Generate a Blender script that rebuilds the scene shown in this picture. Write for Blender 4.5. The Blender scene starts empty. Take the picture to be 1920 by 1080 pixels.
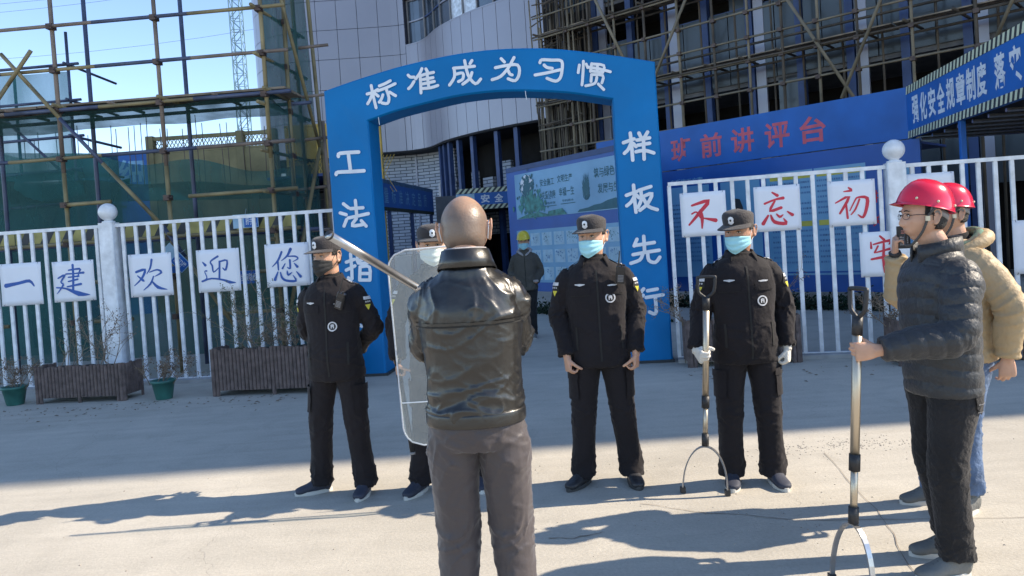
import bpy, math, random
import numpy as np
from mathutils import Vector, Matrix
from mathutils.bvhtree import BVHTree
R = math.radians
rnd = random.Random(7)
SC = bpy.context.scene
COL = SC.collection

# ---------------------------------------------------------------- camera
cam = bpy.data.cameras.new('camera')
camo = bpy.data.objects.new('camera', cam)
COL.objects.link(camo)
cam.sensor_width = 36.0
cam.lens = 36.0 * 1387.0 / 1920.0
cam.shift_y = -0.0285
cam.clip_start = 0.05
cam.clip_end = 3000
camo.matrix_world = Matrix.Translation((0, 0, 1.645)) @ Matrix.Rotation(R(90 - 1.4), 4, 'X') @ Matrix.Rotation(R(-3.8), 4, 'Z')
SC.camera = camo

# ---------------------------------------------------------------- light
SUN_EL, SUN_AZ = 37.0, 0.5          # elevation; degrees from +X towards +Y
world = bpy.data.worlds.new('World')
SC.world = world
world.use_nodes = True
wn = world.node_tree
sky = wn.nodes.new('ShaderNodeTexSky')
sky.sky_type = 'NISHITA'
sky.sun_disc = False
sky.sun_elevation = R(SUN_EL)
sky.sun_rotation = R(90 - SUN_AZ)
sky.air_density = 1.0
sky.dust_density = 0.35
sky.ozone_density = 1.4
sky.altitude = 1800
bg = wn.nodes['Background']
wn.links.new(sky.outputs[0], bg.inputs[0])
bg.inputs[1].default_value = 0.15
sun = bpy.data.lights.new('sun', 'SUN')
sun.energy = 4.2
sun.angle = R(0.53)
sun.color = (1.0, 0.87, 0.70)
suno = bpy.data.objects.new('sun', sun)
COL.objects.link(suno)
_d = Vector((math.cos(R(SUN_EL)) * math.cos(R(SUN_AZ)), math.cos(R(SUN_EL)) * math.sin(R(SUN_AZ)), math.sin(R(SUN_EL))))
suno.rotation_euler = _d.to_track_quat('Z', 'Y').to_euler()
suno.location = (30, 0, 40)
SC.view_settings.view_transform = 'Standard'
SC.view_settings.look = 'None'
SC.view_settings.exposure = 1.1
SC.view_settings.gamma = 1.0
SC.view_settings.use_curve_mapping = False

# ---------------------------------------------------------------- materials
def mat(name, col, rough=0.6, metal=0.0, var=0.12, vs=6.0, bump=0.0, bs=60.0, sheen=0.0, spec=0.5, alpha=1.0, coat=0.0, obj=False, detail=4.0, col2=None):
    m = bpy.data.materials.new(name)
    m.use_nodes = True
    nt = m.node_tree
    b = nt.nodes['Principled BSDF']
    b.inputs['Roughness'].default_value = rough
    b.inputs['Metallic'].default_value = metal
    b.inputs['Specular IOR Level'].default_value = spec
    b.inputs['Sheen Weight'].default_value = sheen
    b.inputs['Coat Weight'].default_value = coat
    b.inputs['Alpha'].default_value = alpha
    if obj:
        tc = nt.nodes.new('ShaderNodeTexCoord'); vec = tc.outputs['Object']
    else:
        tc = nt.nodes.new('ShaderNodeNewGeometry'); vec = tc.outputs['Position']
    n = nt.nodes.new('ShaderNodeTexNoise')
    n.inputs['Scale'].default_value = vs
    n.inputs['Detail'].default_value = detail
    nt.links.new(vec, n.inputs['Vector'])
    mx = nt.nodes.new('ShaderNodeMix'); mx.data_type = 'RGBA'
    c = Vector(col)
    lo = [max(0, x * (1 - var)) for x in c]
    hi = [min(1, x * (1 + var)) for x in c]
    if col2: hi = list(col2)
    mx.inputs[6].default_value = (*lo, 1); mx.inputs[7].default_value = (*hi, 1)
    mr = nt.nodes.new('ShaderNodeMapRange')
    mr.inputs[1].default_value = 0.3; mr.inputs[2].default_value = 0.7
    nt.links.new(n.outputs['Fac'], mr.inputs[0])
    nt.links.new(mr.outputs[0], mx.inputs[0])
    nt.links.new(mx.outputs[2], b.inputs['Base Color'])
    if bump > 0:
        n2 = nt.nodes.new('ShaderNodeTexNoise'); n2.inputs['Scale'].default_value = bs; n2.inputs['Detail'].default_value = 5
        nt.links.new(vec, n2.inputs['Vector'])
        bp = nt.nodes.new('ShaderNodeBump'); bp.inputs['Strength'].default_value = bump; bp.inputs['Distance'].default_value = 0.02
        nt.links.new(n2.outputs['Fac'], bp.inputs['Height'])
        nt.links.new(bp.outputs[0], b.inputs['Normal'])
    return m

M = {}
M['white_paint'] = mat('white paint', (0.74, 0.75, 0.77), 0.4, var=0.16, vs=9, bump=0.1, bs=30)
M['paper'] = mat('paper', (0.80, 0.80, 0.84), 0.55, var=0.03, vs=4, bump=0.25, bs=5)
M['blue_ink'] = mat('blue ink', (0.015, 0.09, 0.36), 0.5, var=0.1)
M['red_ink'] = mat('red ink', (0.62, 0.025, 0.05), 0.5, var=0.1)
M['red_print'] = mat('faded red print', (0.60, 0.10, 0.14), 0.5, var=0.15)
M['arch_blue'] = mat('arch vinyl', (0.0, 0.16, 0.42), 0.5, var=0.10, vs=1.2, bump=0.5, bs=2.2, spec=0.25)
M['white_print'] = mat('white print', (0.72, 0.74, 0.78), 0.5, var=0.08)
M['board_blue'] = mat('board blue', (0.006, 0.085, 0.36), 0.4, var=0.12, vs=1.5, bump=0.12, bs=2.0)
M['banner_blue'] = mat('banner blue', (0.006, 0.115, 0.42), 0.5, var=0.15, vs=1.5, bump=0.2, bs=2.5)
M['dark_blue'] = mat('dark blue board', (0.008, 0.03, 0.14), 0.5, var=0.2)
M['print_sky'] = mat('pale poster print', (0.13, 0.34, 0.56), 0.35, var=0.12, vs=0.9, col2=(0.20, 0.44, 0.66))
M['print_pale'] = mat('pale picture print', (0.34, 0.52, 0.64), 0.4, var=0.15, vs=6)
M['concrete_pale'] = mat('pale kerb concrete', (0.33, 0.33, 0.33), 0.9, var=0.2, vs=4, bump=0.3, bs=20)
M['print_dark'] = mat('dark poster ink', (0.02, 0.12, 0.16), 0.5)
M['print_green'] = mat('green poster ink', (0.05, 0.22, 0.20), 0.5, var=0.5, vs=9)
M['print_text'] = mat('grey blue body text', (0.08, 0.20, 0.40), 0.5, var=0.3)
M['print_yellow'] = mat('yellow poster bar', (0.55, 0.50, 0.08), 0.5)
M['hazard_black'] = mat('hazard black', (0.03, 0.035, 0.04), 0.5)
M['hazard_pale'] = mat('hazard pale yellow', (0.62, 0.64, 0.45), 0.5)
M['hazard_yellow'] = mat('hazard yellow', (0.34, 0.29, 0.09), 0.6, var=0.35, vs=4)
M['pole_tan'] = mat('painted scaffold pole', (0.22, 0.175, 0.085), 0.55, var=0.45, vs=2.2, bump=0.2, bs=40)
M['pole_dark'] = mat('dark scaffold pole', (0.06, 0.075, 0.13), 0.5, var=0.4, vs=3)
M['pole_rust'] = mat('rusty scaffold pole', (0.19, 0.145, 0.115), 0.6, var=0.45, vs=2.2, bump=0.2, bs=40)
M['bamboo'] = mat('weathered poles', (0.075, 0.058, 0.042), 0.7, var=0.5, vs=1.6, bump=0.2, bs=30)
M['bamboo_lt'] = mat('pale poles', (0.175, 0.142, 0.095), 0.6, var=0.35, vs=1.6, bump=0.2, bs=30)
M['coupler'] = mat('coupler steel', (0.10, 0.07, 0.06), 0.6, 0.5, var=0.4, vs=12)
M['plank'] = mat('scaffold plank', (0.22, 0.17, 0.12), 0.8, var=0.4, vs=4, bump=0.4, bs=18)
M['clad'] = mat('aluminium cladding', (0.30, 0.30, 0.355), 0.35, 0.25, var=0.05, vs=0.5, bump=0.05, bs=1.5)
M['joint'] = mat('cladding joint', (0.05, 0.055, 0.08), 0.8)
M['concrete_wall'] = mat('raw concrete', (0.15, 0.15, 0.16), 0.9, var=0.25, vs=2, bump=0.3, bs=12)
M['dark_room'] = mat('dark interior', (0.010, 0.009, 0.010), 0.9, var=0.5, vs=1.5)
M['blue_steel'] = mat('blue steel column', (0.035, 0.065, 0.17), 0.5, 0.1, var=0.2, vs=3)
M['grey_panel'] = mat('grey glazed panel', (0.038, 0.050, 0.060), 0.28, 0.0, var=0.3, vs=0.7, bump=0.03, bs=3, coat=0.2)
M['window_glass'] = mat('window glass', (0.05, 0.07, 0.10), 0.06, 0.0, var=0.3, vs=1, spec=0.9, coat=0.5)
M['film'] = mat('plastic film', (0.6, 0.66, 0.75), 0.3, var=0.3, vs=6, bump=1.0, bs=5)
M['rebar'] = mat('rebar', (0.12, 0.09, 0.08), 0.7, 0.3)
M['yellow_wall'] = mat('yellow site wall', (0.21, 0.18, 0.09), 0.75, var=0.3, vs=1.5, bump=0.2, bs=8)
M['ochre'] = mat('ochre mesh panel', (0.50, 0.33, 0.06), 0.6, var=0.2, vs=2)
M['log'] = mat('weathered half log', (0.13, 0.095, 0.085), 0.85, var=0.35, vs=14, bump=0.6, bs=45)
M['soil'] = mat('dry soil', (0.05, 0.04, 0.03), 1.0, var=0.5, vs=20, bump=1.0, bs=40)
M['twig'] = mat('dry twig', (0.24, 0.18, 0.13), 0.9, var=0.3)
M['dead_leaf'] = mat('dead leaf', (0.17, 0.12, 0.08), 0.9, var=0.5, vs=20)
M['olive_leaf'] = mat('olive leaf', (0.07, 0.09, 0.04), 0.8, var=0.5, vs=20)
M['pot'] = mat('green plastic pot', (0.03, 0.13, 0.11), 0.45, var=0.25, vs=8)
M['hedge'] = mat('dark hedge leaf', (0.012, 0.03, 0.014), 0.9, var=0.5, vs=8)
M['steel'] = mat('stainless steel', (0.55, 0.48, 0.38), 0.42, 1.0, var=0.05, bump=0.03, bs=60)
M['steel_grey'] = mat('brushed steel tube', (0.40, 0.40, 0.41), 0.3, 0.9, var=0.12, vs=20)
M['rubber'] = mat('black rubber', (0.02, 0.02, 0.022), 0.5, var=0.2, bump=0.15, bs=90)
M['crane'] = mat('crane steel', (0.12, 0.22, 0.27), 0.5, 0.2)
M['uniform'] = mat('black uniform cloth', (0.012, 0.0100, 0.0122), 0.82, var=0.15, vs=5, bump=0.35, bs=22, sheen=0.07, spec=0.25, obj=True)
M['cap'] = mat('black cap cloth', (0.024, 0.020, 0.021), 0.8, var=0.15, vs=9, bump=0.3, bs=90, sheen=0.15, obj=True)
M['under'] = mat('black knit', (0.012, 0.012, 0.014), 0.9, bump=0.5, bs=200, obj=True)
M['leather'] = mat('black leather', (0.007, 0.0065, 0.006), 0.36, var=0.25, vs=4, bump=0.3, bs=11, spec=0.7, coat=0.12, obj=True)
M['slacks'] = mat('brown grey slacks', (0.046, 0.036, 0.038), 0.55, var=0.10, vs=3, bump=0.3, bs=14, sheen=0.25, obj=True)
M['puffer'] = mat('black nylon', (0.020, 0.022, 0.026), 0.5, var=0.15, vs=4, bump=0.4, bs=35, sheen=0.1, obj=True)
M['tan'] = mat('tan nylon', (0.40, 0.29, 0.16), 0.6, var=0.08, vs=4, bump=0.4, bs=30, obj=True)
M['khaki'] = mat('grey brown coat', (0.075, 0.070, 0.058), 0.8, var=0.2, vs=4, bump=0.4, bs=30, obj=True)
M['black_jean'] = mat('black jeans', (0.015, 0.014, 0.015), 0.85, var=0.25, vs=8, bump=0.4, bs=60, sheen=0.10, spec=0.3, obj=True)
M['blue_jean'] = mat('blue jeans', (0.09, 0.14, 0.24), 0.8, var=0.4, vs=8, bump=0.4, bs=60, obj=True)
M['navy'] = mat('navy shoe cloth', (0.03, 0.035, 0.055), 0.7, obj=True, var=0.2)
M['shoe_black'] = mat('black shoe leather', (0.025, 0.025, 0.028), 0.4, obj=True, var=0.2, bump=0.2)
M['shoe_grey'] = mat('grey shoe cloth', (0.15, 0.15, 0.14), 0.8, obj=True, var=0.2, bump=0.3)
M['sole_white'] = mat('pale sole', (0.55, 0.54, 0.50), 0.6, obj=True)
M['sole_dark'] = mat('dark sole', (0.05, 0.05, 0.05), 0.6, obj=True)
M['hair'] = mat('black hair', (0.012, 0.010, 0.009), 0.55, var=0.5, vs=60, bump=0.8, bs=150, obj=True)
M['hair_grey'] = mat('greying hair', (0.05, 0.045, 0.04), 0.6, var=0.6, vs=60, bump=0.8, bs=150, obj=True)
M['stubble'] = mat('shaved scalp', (0.23, 0.165, 0.115), 0.5, var=0.16, vs=90, bump=0.15, bs=260, obj=True)
M['mask_blue'] = mat('blue surgical mask', (0.34, 0.66, 0.74), 0.7, var=0.05, vs=10, bump=0.15, bs=30, obj=True)
M['mask_white'] = mat('white surgical mask', (0.70, 0.76, 0.72), 0.7, var=0.05, obj=True)
M['mask_black'] = mat('black cloth mask', (0.022, 0.022, 0.022), 0.8, var=0.1, bump=0.3, bs=40, obj=True)
M['elastic'] = mat('white elastic', (0.75, 0.78, 0.8), 0.7, obj=True)
M['glove'] = mat('white cotton glove', (0.66, 0.63, 0.57), 0.9, var=0.08, vs=20, bump=0.4, bs=90, obj=True)
M['badge'] = mat('silver badge', (0.62, 0.64, 0.68), 0.4, 0.3, obj=True)
M['patch_white'] = mat('white embroidery', (0.55, 0.56, 0.58), 0.8, var=0.15, vs=80, obj=True)
M['patch_yellow'] = mat('yellow embroidery', (0.58, 0.52, 0.05), 0.8, obj=True)
M['patch_black'] = mat('black embroidery', (0.012, 0.012, 0.012), 0.8, obj=True)
M['eye_white'] = mat('eye white', (0.55, 0.50, 0.46), 0.3, obj=True, var=0.02)
M['iris'] = mat('dark iris', (0.02, 0.012, 0.008), 0.15, obj=True, var=0.02)
M['lip'] = mat('lip', (0.34, 0.13, 0.10), 0.5, obj=True, var=0.05)
M['helmet_red'] = mat('red helmet plastic', (0.66, 0.010, 0.045), 0.22, obj=True, var=0.05, coat=0.6)
M['helmet_yellow'] = mat('yellow helmet plastic', (0.62, 0.50, 0.02), 0.3, obj=True, var=0.05, coat=0.4)
M['cream'] = mat('cream plastic', (0.62, 0.56, 0.40), 0.4, obj=True)
M['grey_plastic'] = mat('grey plastic', (0.20, 0.20, 0.21), 0.5, obj=True)
M['strap'] = mat('ribbed strap', (0.06, 0.055, 0.05), 0.6, obj=True)
M['hoodie_lit_fold'] = mat('pale grey hoodie', (0.38, 0.36, 0.36), 0.9, obj=True, bump=0.3)
M['plaid'] = mat('plaid lining', (0.30, 0.10, 0.09), 0.9, var=0.6, vs=25, obj=True, col2=(0.12, 0.26, 0.18))
M['table_white'] = mat('pale panel', (0.42, 0.47, 0.55), 0.6)
M['radio'] = mat('black radio plastic', (0.018, 0.018, 0.02), 0.35, var=0.1, obj=True)

def skin_mat(name, c):
    m = mat(name, c, 0.48, var=0.10, vs=18, bump=0.12, bs=120, obj=True)
    b = m.node_tree.nodes['Principled BSDF']
    b.inputs['Subsurface Weight'].default_value = 0.18
    b.inputs['Subsurface Radius'].default_value = (0.012, 0.005, 0.003)
    return m
M['skin'] = skin_mat('skin', (0.52, 0.30, 0.20))
M['skin_dark'] = skin_mat('weathered skin', (0.45, 0.235, 0.15))
M['ear_skin'] = M['skin']
def scalp_mat():
    m = skin_mat('shaved scalp', (0.36, 0.225, 0.15)); nt = m.node_tree; b = nt.nodes['Principled BSDF']
    tc = nt.nodes.new('ShaderNodeTexCoord'); sp = nt.nodes.new('ShaderNodeSeparateXYZ'); nt.links.new(tc.outputs['Object'], sp.inputs[0])
    n = nt.nodes.new('ShaderNodeTexNoise'); n.inputs['Scale'].default_value = 22; n.inputs['Detail'].default_value = 6; nt.links.new(tc.outputs['Object'], n.inputs['Vector'])
    n2 = nt.nodes.new('ShaderNodeTexNoise'); n2.inputs['Scale'].default_value = 420; nt.links.new(tc.outputs['Object'], n2.inputs['Vector'])
    a = nt.nodes.new('ShaderNodeMath'); a.operation = 'MULTIPLY_ADD'; a.inputs[1].default_value = 0.06; nt.links.new(n.outputs['Fac'], a.inputs[0]); nt.links.new(sp.outputs['Z'], a.inputs[2])
    mr = nt.nodes.new('ShaderNodeMapRange'); mr.inputs[1].default_value = 1.70; mr.inputs[2].default_value = 1.775; nt.links.new(a.outputs[0], mr.inputs[0])
    st = nt.nodes.new('ShaderNodeMix'); st.data_type = 'RGBA'; st.inputs[6].default_value = (0.115, 0.085, 0.068, 1); st.inputs[7].default_value = (0.215, 0.155, 0.118, 1); nt.links.new(n2.outputs['Fac'], st.inputs[0])
    mx = nt.nodes.new('ShaderNodeMix'); mx.data_type = 'RGBA'; mx.inputs[7].default_value = (0.36, 0.225, 0.15, 1)
    nt.links.new(mr.outputs[0], mx.inputs[0]); nt.links.new(st.outputs[2], mx.inputs[6]); nt.links.new(mx.outputs[2], b.inputs['Base Color'])
    b.inputs['Roughness'].default_value = 0.4
    return m
M['stubble'] = scalp_mat()

def net_mat(name, col, density, scale):
    m = mat(name, col, 0.9, var=0.3, vs=0.8)
    nt = m.node_tree; b = nt.nodes['Principled BSDF']
    out = nt.nodes['Material Output']
    tr = nt.nodes.new('ShaderNodeBsdfTransparent')
    mix = nt.nodes.new('ShaderNodeMixShader')
    geo = nt.nodes.new('ShaderNodeNewGeometry')
    n = nt.nodes.new('ShaderNodeTexNoise'); n.inputs['Scale'].default_value = scale; n.inputs['Detail'].default_value = 6
    mp = nt.nodes.new('ShaderNodeMapping'); mp.inputs['Scale'].default_value = (1, 1, 0.25)
    nt.links.new(geo.outputs['Position'], mp.inputs['Vector'])
    nt.links.new(mp.outputs[0], n.inputs['Vector'])
    mr = nt.nodes.new('ShaderNodeMapRange')
    mr.inputs[1].default_value = 0.3; mr.inputs[2].default_value = 0.7
    mr.inputs[3].default_value = density - 0.15; mr.inputs[4].default_value = min(1, density + 0.12)
    nt.links.new(n.outputs['Fac'], mr.inputs[0])
    nt.links.new(mr.outputs[0], mix.inputs[0])
    nt.links.new(tr.outputs[0], mix.inputs[1]); nt.links.new(b.outputs[0], mix.inputs[2])
    nt.links.new(mix.outputs[0], out.inputs['Surface'])
    return m
M['net'] = net_mat('green debris net', (0.024, 0.095, 0.090), 0.78, 2.0)
M['net_thin'] = net_mat('thin green net', (0.025, 0.13, 0.13), 0.72, 1.5)

def shield_mat():
    m = mat('clear polycarbonate', (0.80, 0.82, 0.80), 0.25, var=0.05, vs=8, bump=0.25, bs=9, obj=True, coat=0.5)
    nt = m.node_tree; b = nt.nodes['Principled BSDF']; out = nt.nodes['Material Output']
    tr = nt.nodes.new('ShaderNodeBsdfTransparent'); tr.inputs[0].default_value = (0.93, 0.95, 0.94, 1)
    mix = nt.nodes.new('ShaderNodeMixShader'); mix.inputs[0].default_value = 0.17
    nt.links.new(tr.outputs[0], mix.inputs[1]); nt.links.new(b.outputs[0], mix.inputs[2]); nt.links.new(mix.outputs[0], out.inputs['Surface'])
    return m
M['shield'] = shield_mat()

def ground_mat():
    m = mat('concrete ground', (0.435, 0.405, 0.345), 0.88, var=0.10, vs=0.7, detail=8)
    nt = m.node_tree; b = nt.nodes['Principled BSDF']
    geo = nt.nodes.new('ShaderNodeNewGeometry')
    mxn = [n for n in nt.nodes if n.type == 'MIX'][0]
    # fine speckle and stains
    sp = nt.nodes.new('ShaderNodeTexNoise'); sp.inputs['Scale'].default_value = 55; sp.inputs['Detail'].default_value = 6; sp.inputs['Roughness'].default_value = 0.7
    nt.links.new(geo.outputs['Position'], sp.inputs['Vector'])
    st = nt.nodes.new('ShaderNodeTexNoise'); st.inputs['Scale'].default_value = 2.6; st.inputs['Detail'].default_value = 9; st.inputs['Roughness'].default_value = 0.65; st.inputs['Distortion'].default_value = 0.6
    nt.links.new(geo.outputs['Position'], st.inputs['Vector'])
    r1 = nt.nodes.new('ShaderNodeMapRange'); r1.inputs[1].default_value = 0.3; r1.inputs[2].default_value = 0.7; r1.inputs[3].default_value = 0.86; r1.inputs[4].default_value = 1.10
    nt.links.new(sp.outputs['Fac'], r1.inputs[0])
    r2 = nt.nodes.new('ShaderNodeMapRange'); r2.inputs[1].default_value = 0.32; r2.inputs[2].default_value = 0.55; r2.inputs[3].default_value = 0.91; r2.inputs[4].default_value = 1.03
    nt.links.new(st.outputs['Fac'], r2.inputs[0])
    mu = nt.nodes.new('ShaderNodeMath'); mu.operation = 'MULTIPLY'
    nt.links.new(r1.outputs[0], mu.inputs[0]); nt.links.new(r2.outputs[0], mu.inputs[1])
    # cracks
    vo = nt.nodes.new('ShaderNodeTexVoronoi'); vo.feature = 'DISTANCE_TO_EDGE'; vo.inputs['Scale'].default_value = 0.42
    dn = nt.nodes.new('ShaderNodeTexNoise'); dn.inputs['Scale'].default_value = 2.0; dn.inputs['Detail'].default_value = 6
    va = nt.nodes.new('ShaderNodeVectorMath'); va.operation = 'MULTIPLY_ADD'; va.inputs[1].default_value = (0.5, 0.5, 0.5)
    nt.links.new(geo.outputs['Position'], dn.inputs['Vector'])
    nt.links.new(dn.outputs['Color'], va.inputs[0]); nt.links.new(geo.outputs['Position'], va.inputs[2])
    nt.links.new(va.outputs[0], vo.inputs['Vector'])
    cr = nt.nodes.new('ShaderNodeMapRange'); cr.inputs[1].default_value = 0.0; cr.inputs[2].default_value = 0.002; cr.inputs[3].default_value = 0.85; cr.inputs[4].default_value = 1.0
    nt.links.new(vo.outputs['Distance'], cr.inputs[0])
    mu2 = nt.nodes.new('ShaderNodeMath'); mu2.operation = 'MULTIPLY'
    nt.links.new(mu.outputs[0], mu2.inputs[0]); nt.links.new(cr.outputs[0], mu2.inputs[1])
    sc = nt.nodes.new('ShaderNodeVectorMath'); sc.operation = 'SCALE'
    nt.links.new(mxn.outputs[2], sc.inputs[0]); nt.links.new(mu2.outputs[0], sc.inputs['Scale'])
    nt.links.new(sc.outputs[0], b.inputs['Base Color'])
    # broom strokes pulled across the slab and dusty tyre lanes
    wv = nt.nodes.new('ShaderNodeTexNoise'); wv.inputs['Scale'].default_value = 1.0; wv.inputs['Detail'].default_value = 5
    wm = nt.nodes.new('ShaderNodeMapping'); wm.inputs['Scale'].default_value = (0.35, 9.0, 1.0); wm.inputs['Rotation'].default_value = (0, 0, 0.08)
    nt.links.new(geo.outputs['Position'], wm.inputs['Vector']); nt.links.new(wm.outputs[0], wv.inputs['Vector'])
    wr_ = nt.nodes.new('ShaderNodeMapRange'); wr_.inputs[1].default_value = 0.3; wr_.inputs[2].default_value = 0.7; wr_.inputs[3].default_value = 0.93; wr_.inputs[4].default_value = 1.05
    nt.links.new(wv.outputs['Fac'], wr_.inputs[0])
    mu3 = nt.nodes.new('ShaderNodeMath'); mu3.operation = 'MULTIPLY'
    nt.links.new(mu2.outputs[0], mu3.inputs[0]); nt.links.new(wr_.outputs[0], mu3.inputs[1])
    nt.links.new(mu3.outputs[0], sc.inputs['Scale'])
    bp = nt.nodes.new('ShaderNodeBump'); bp.inputs['Strength'].default_value = 0.45; bp.inputs['Distance'].default_value = 0.012
    nt.links.new(mu3.outputs[0], bp.inputs['Height']); nt.links.new(bp.outputs[0], b.inputs['Normal'])
    return m
M['ground'] = ground_mat()

def block_mat():
    m = mat('aerated block wall', (0.5, 0.5, 0.5), 0.9, var=0.1, bump=0.3, bs=15)
    nt = m.node_tree; b = nt.nodes['Principled BSDF']
    geo = nt.nodes.new('ShaderNodeTexCoord')
    mp = nt.nodes.new('ShaderNodeMapping'); mp.inputs['Rotation'].default_value = (R(90), 0, 0)
    br = nt.nodes.new('ShaderNodeTexBrick')
    br.inputs['Color1'].default_value = (0.42, 0.44, 0.50, 1); br.inputs['Color2'].default_value = (0.55, 0.57, 0.62, 1); br.inputs['Mortar'].default_value = (0.10, 0.11, 0.14, 1)
    br.inputs['Scale'].default_value = 1.0; br.inputs['Mortar Size'].default_value = 0.02
    br.inputs['Brick Width'].default_value = 0.6; br.inputs['Row Height'].default_value = 0.16
    nt.links.new(geo.outputs['Object'], mp.inputs['Vector']); nt.links.new(mp.outputs[0], br.inputs['Vector'])
    nt.links.new(br.outputs['Color'], b.inputs['Base Color'])
    return m
M['block'] = block_mat()

# ---------------------------------------------------------------- mesh helpers
def link(o, parent=None):
    COL.objects.link(o)
    if parent is not None: o.parent = parent
    return o

def mkmesh(name, verts, faces, m=None, smooth=False):
    me = bpy.data.meshes.new(name)
    me.from_pydata([tuple(float(c) for c in v) for v in verts], [], [tuple(int(i) for i in f) for f in faces])
    if m is not None: me.materials.append(M[m] if isinstance(m, str) else m)
    if smooth:
        me.polygons.foreach_set('use_smooth', [True] * len(me.polygons))
    me.update()
    return me

def thing(name, label, cat, loc=(0, 0, 0), rz=0.0, group=None):
    o = bpy.data.objects.new(name, None)
    o.location = loc; o.rotation_euler = (0, 0, rz)
    o.empty_display_size = 0.1
    o['label'] = label; o['category'] = cat
    if group: o['group'] = group
    return link(o)

def tag(o, label=None, cat=None, group=None, kind=None):
    if label: o['label'] = label
    if cat: o['category'] = cat
    if group: o['group'] = group
    if kind: o['kind'] = kind
    return o

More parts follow.
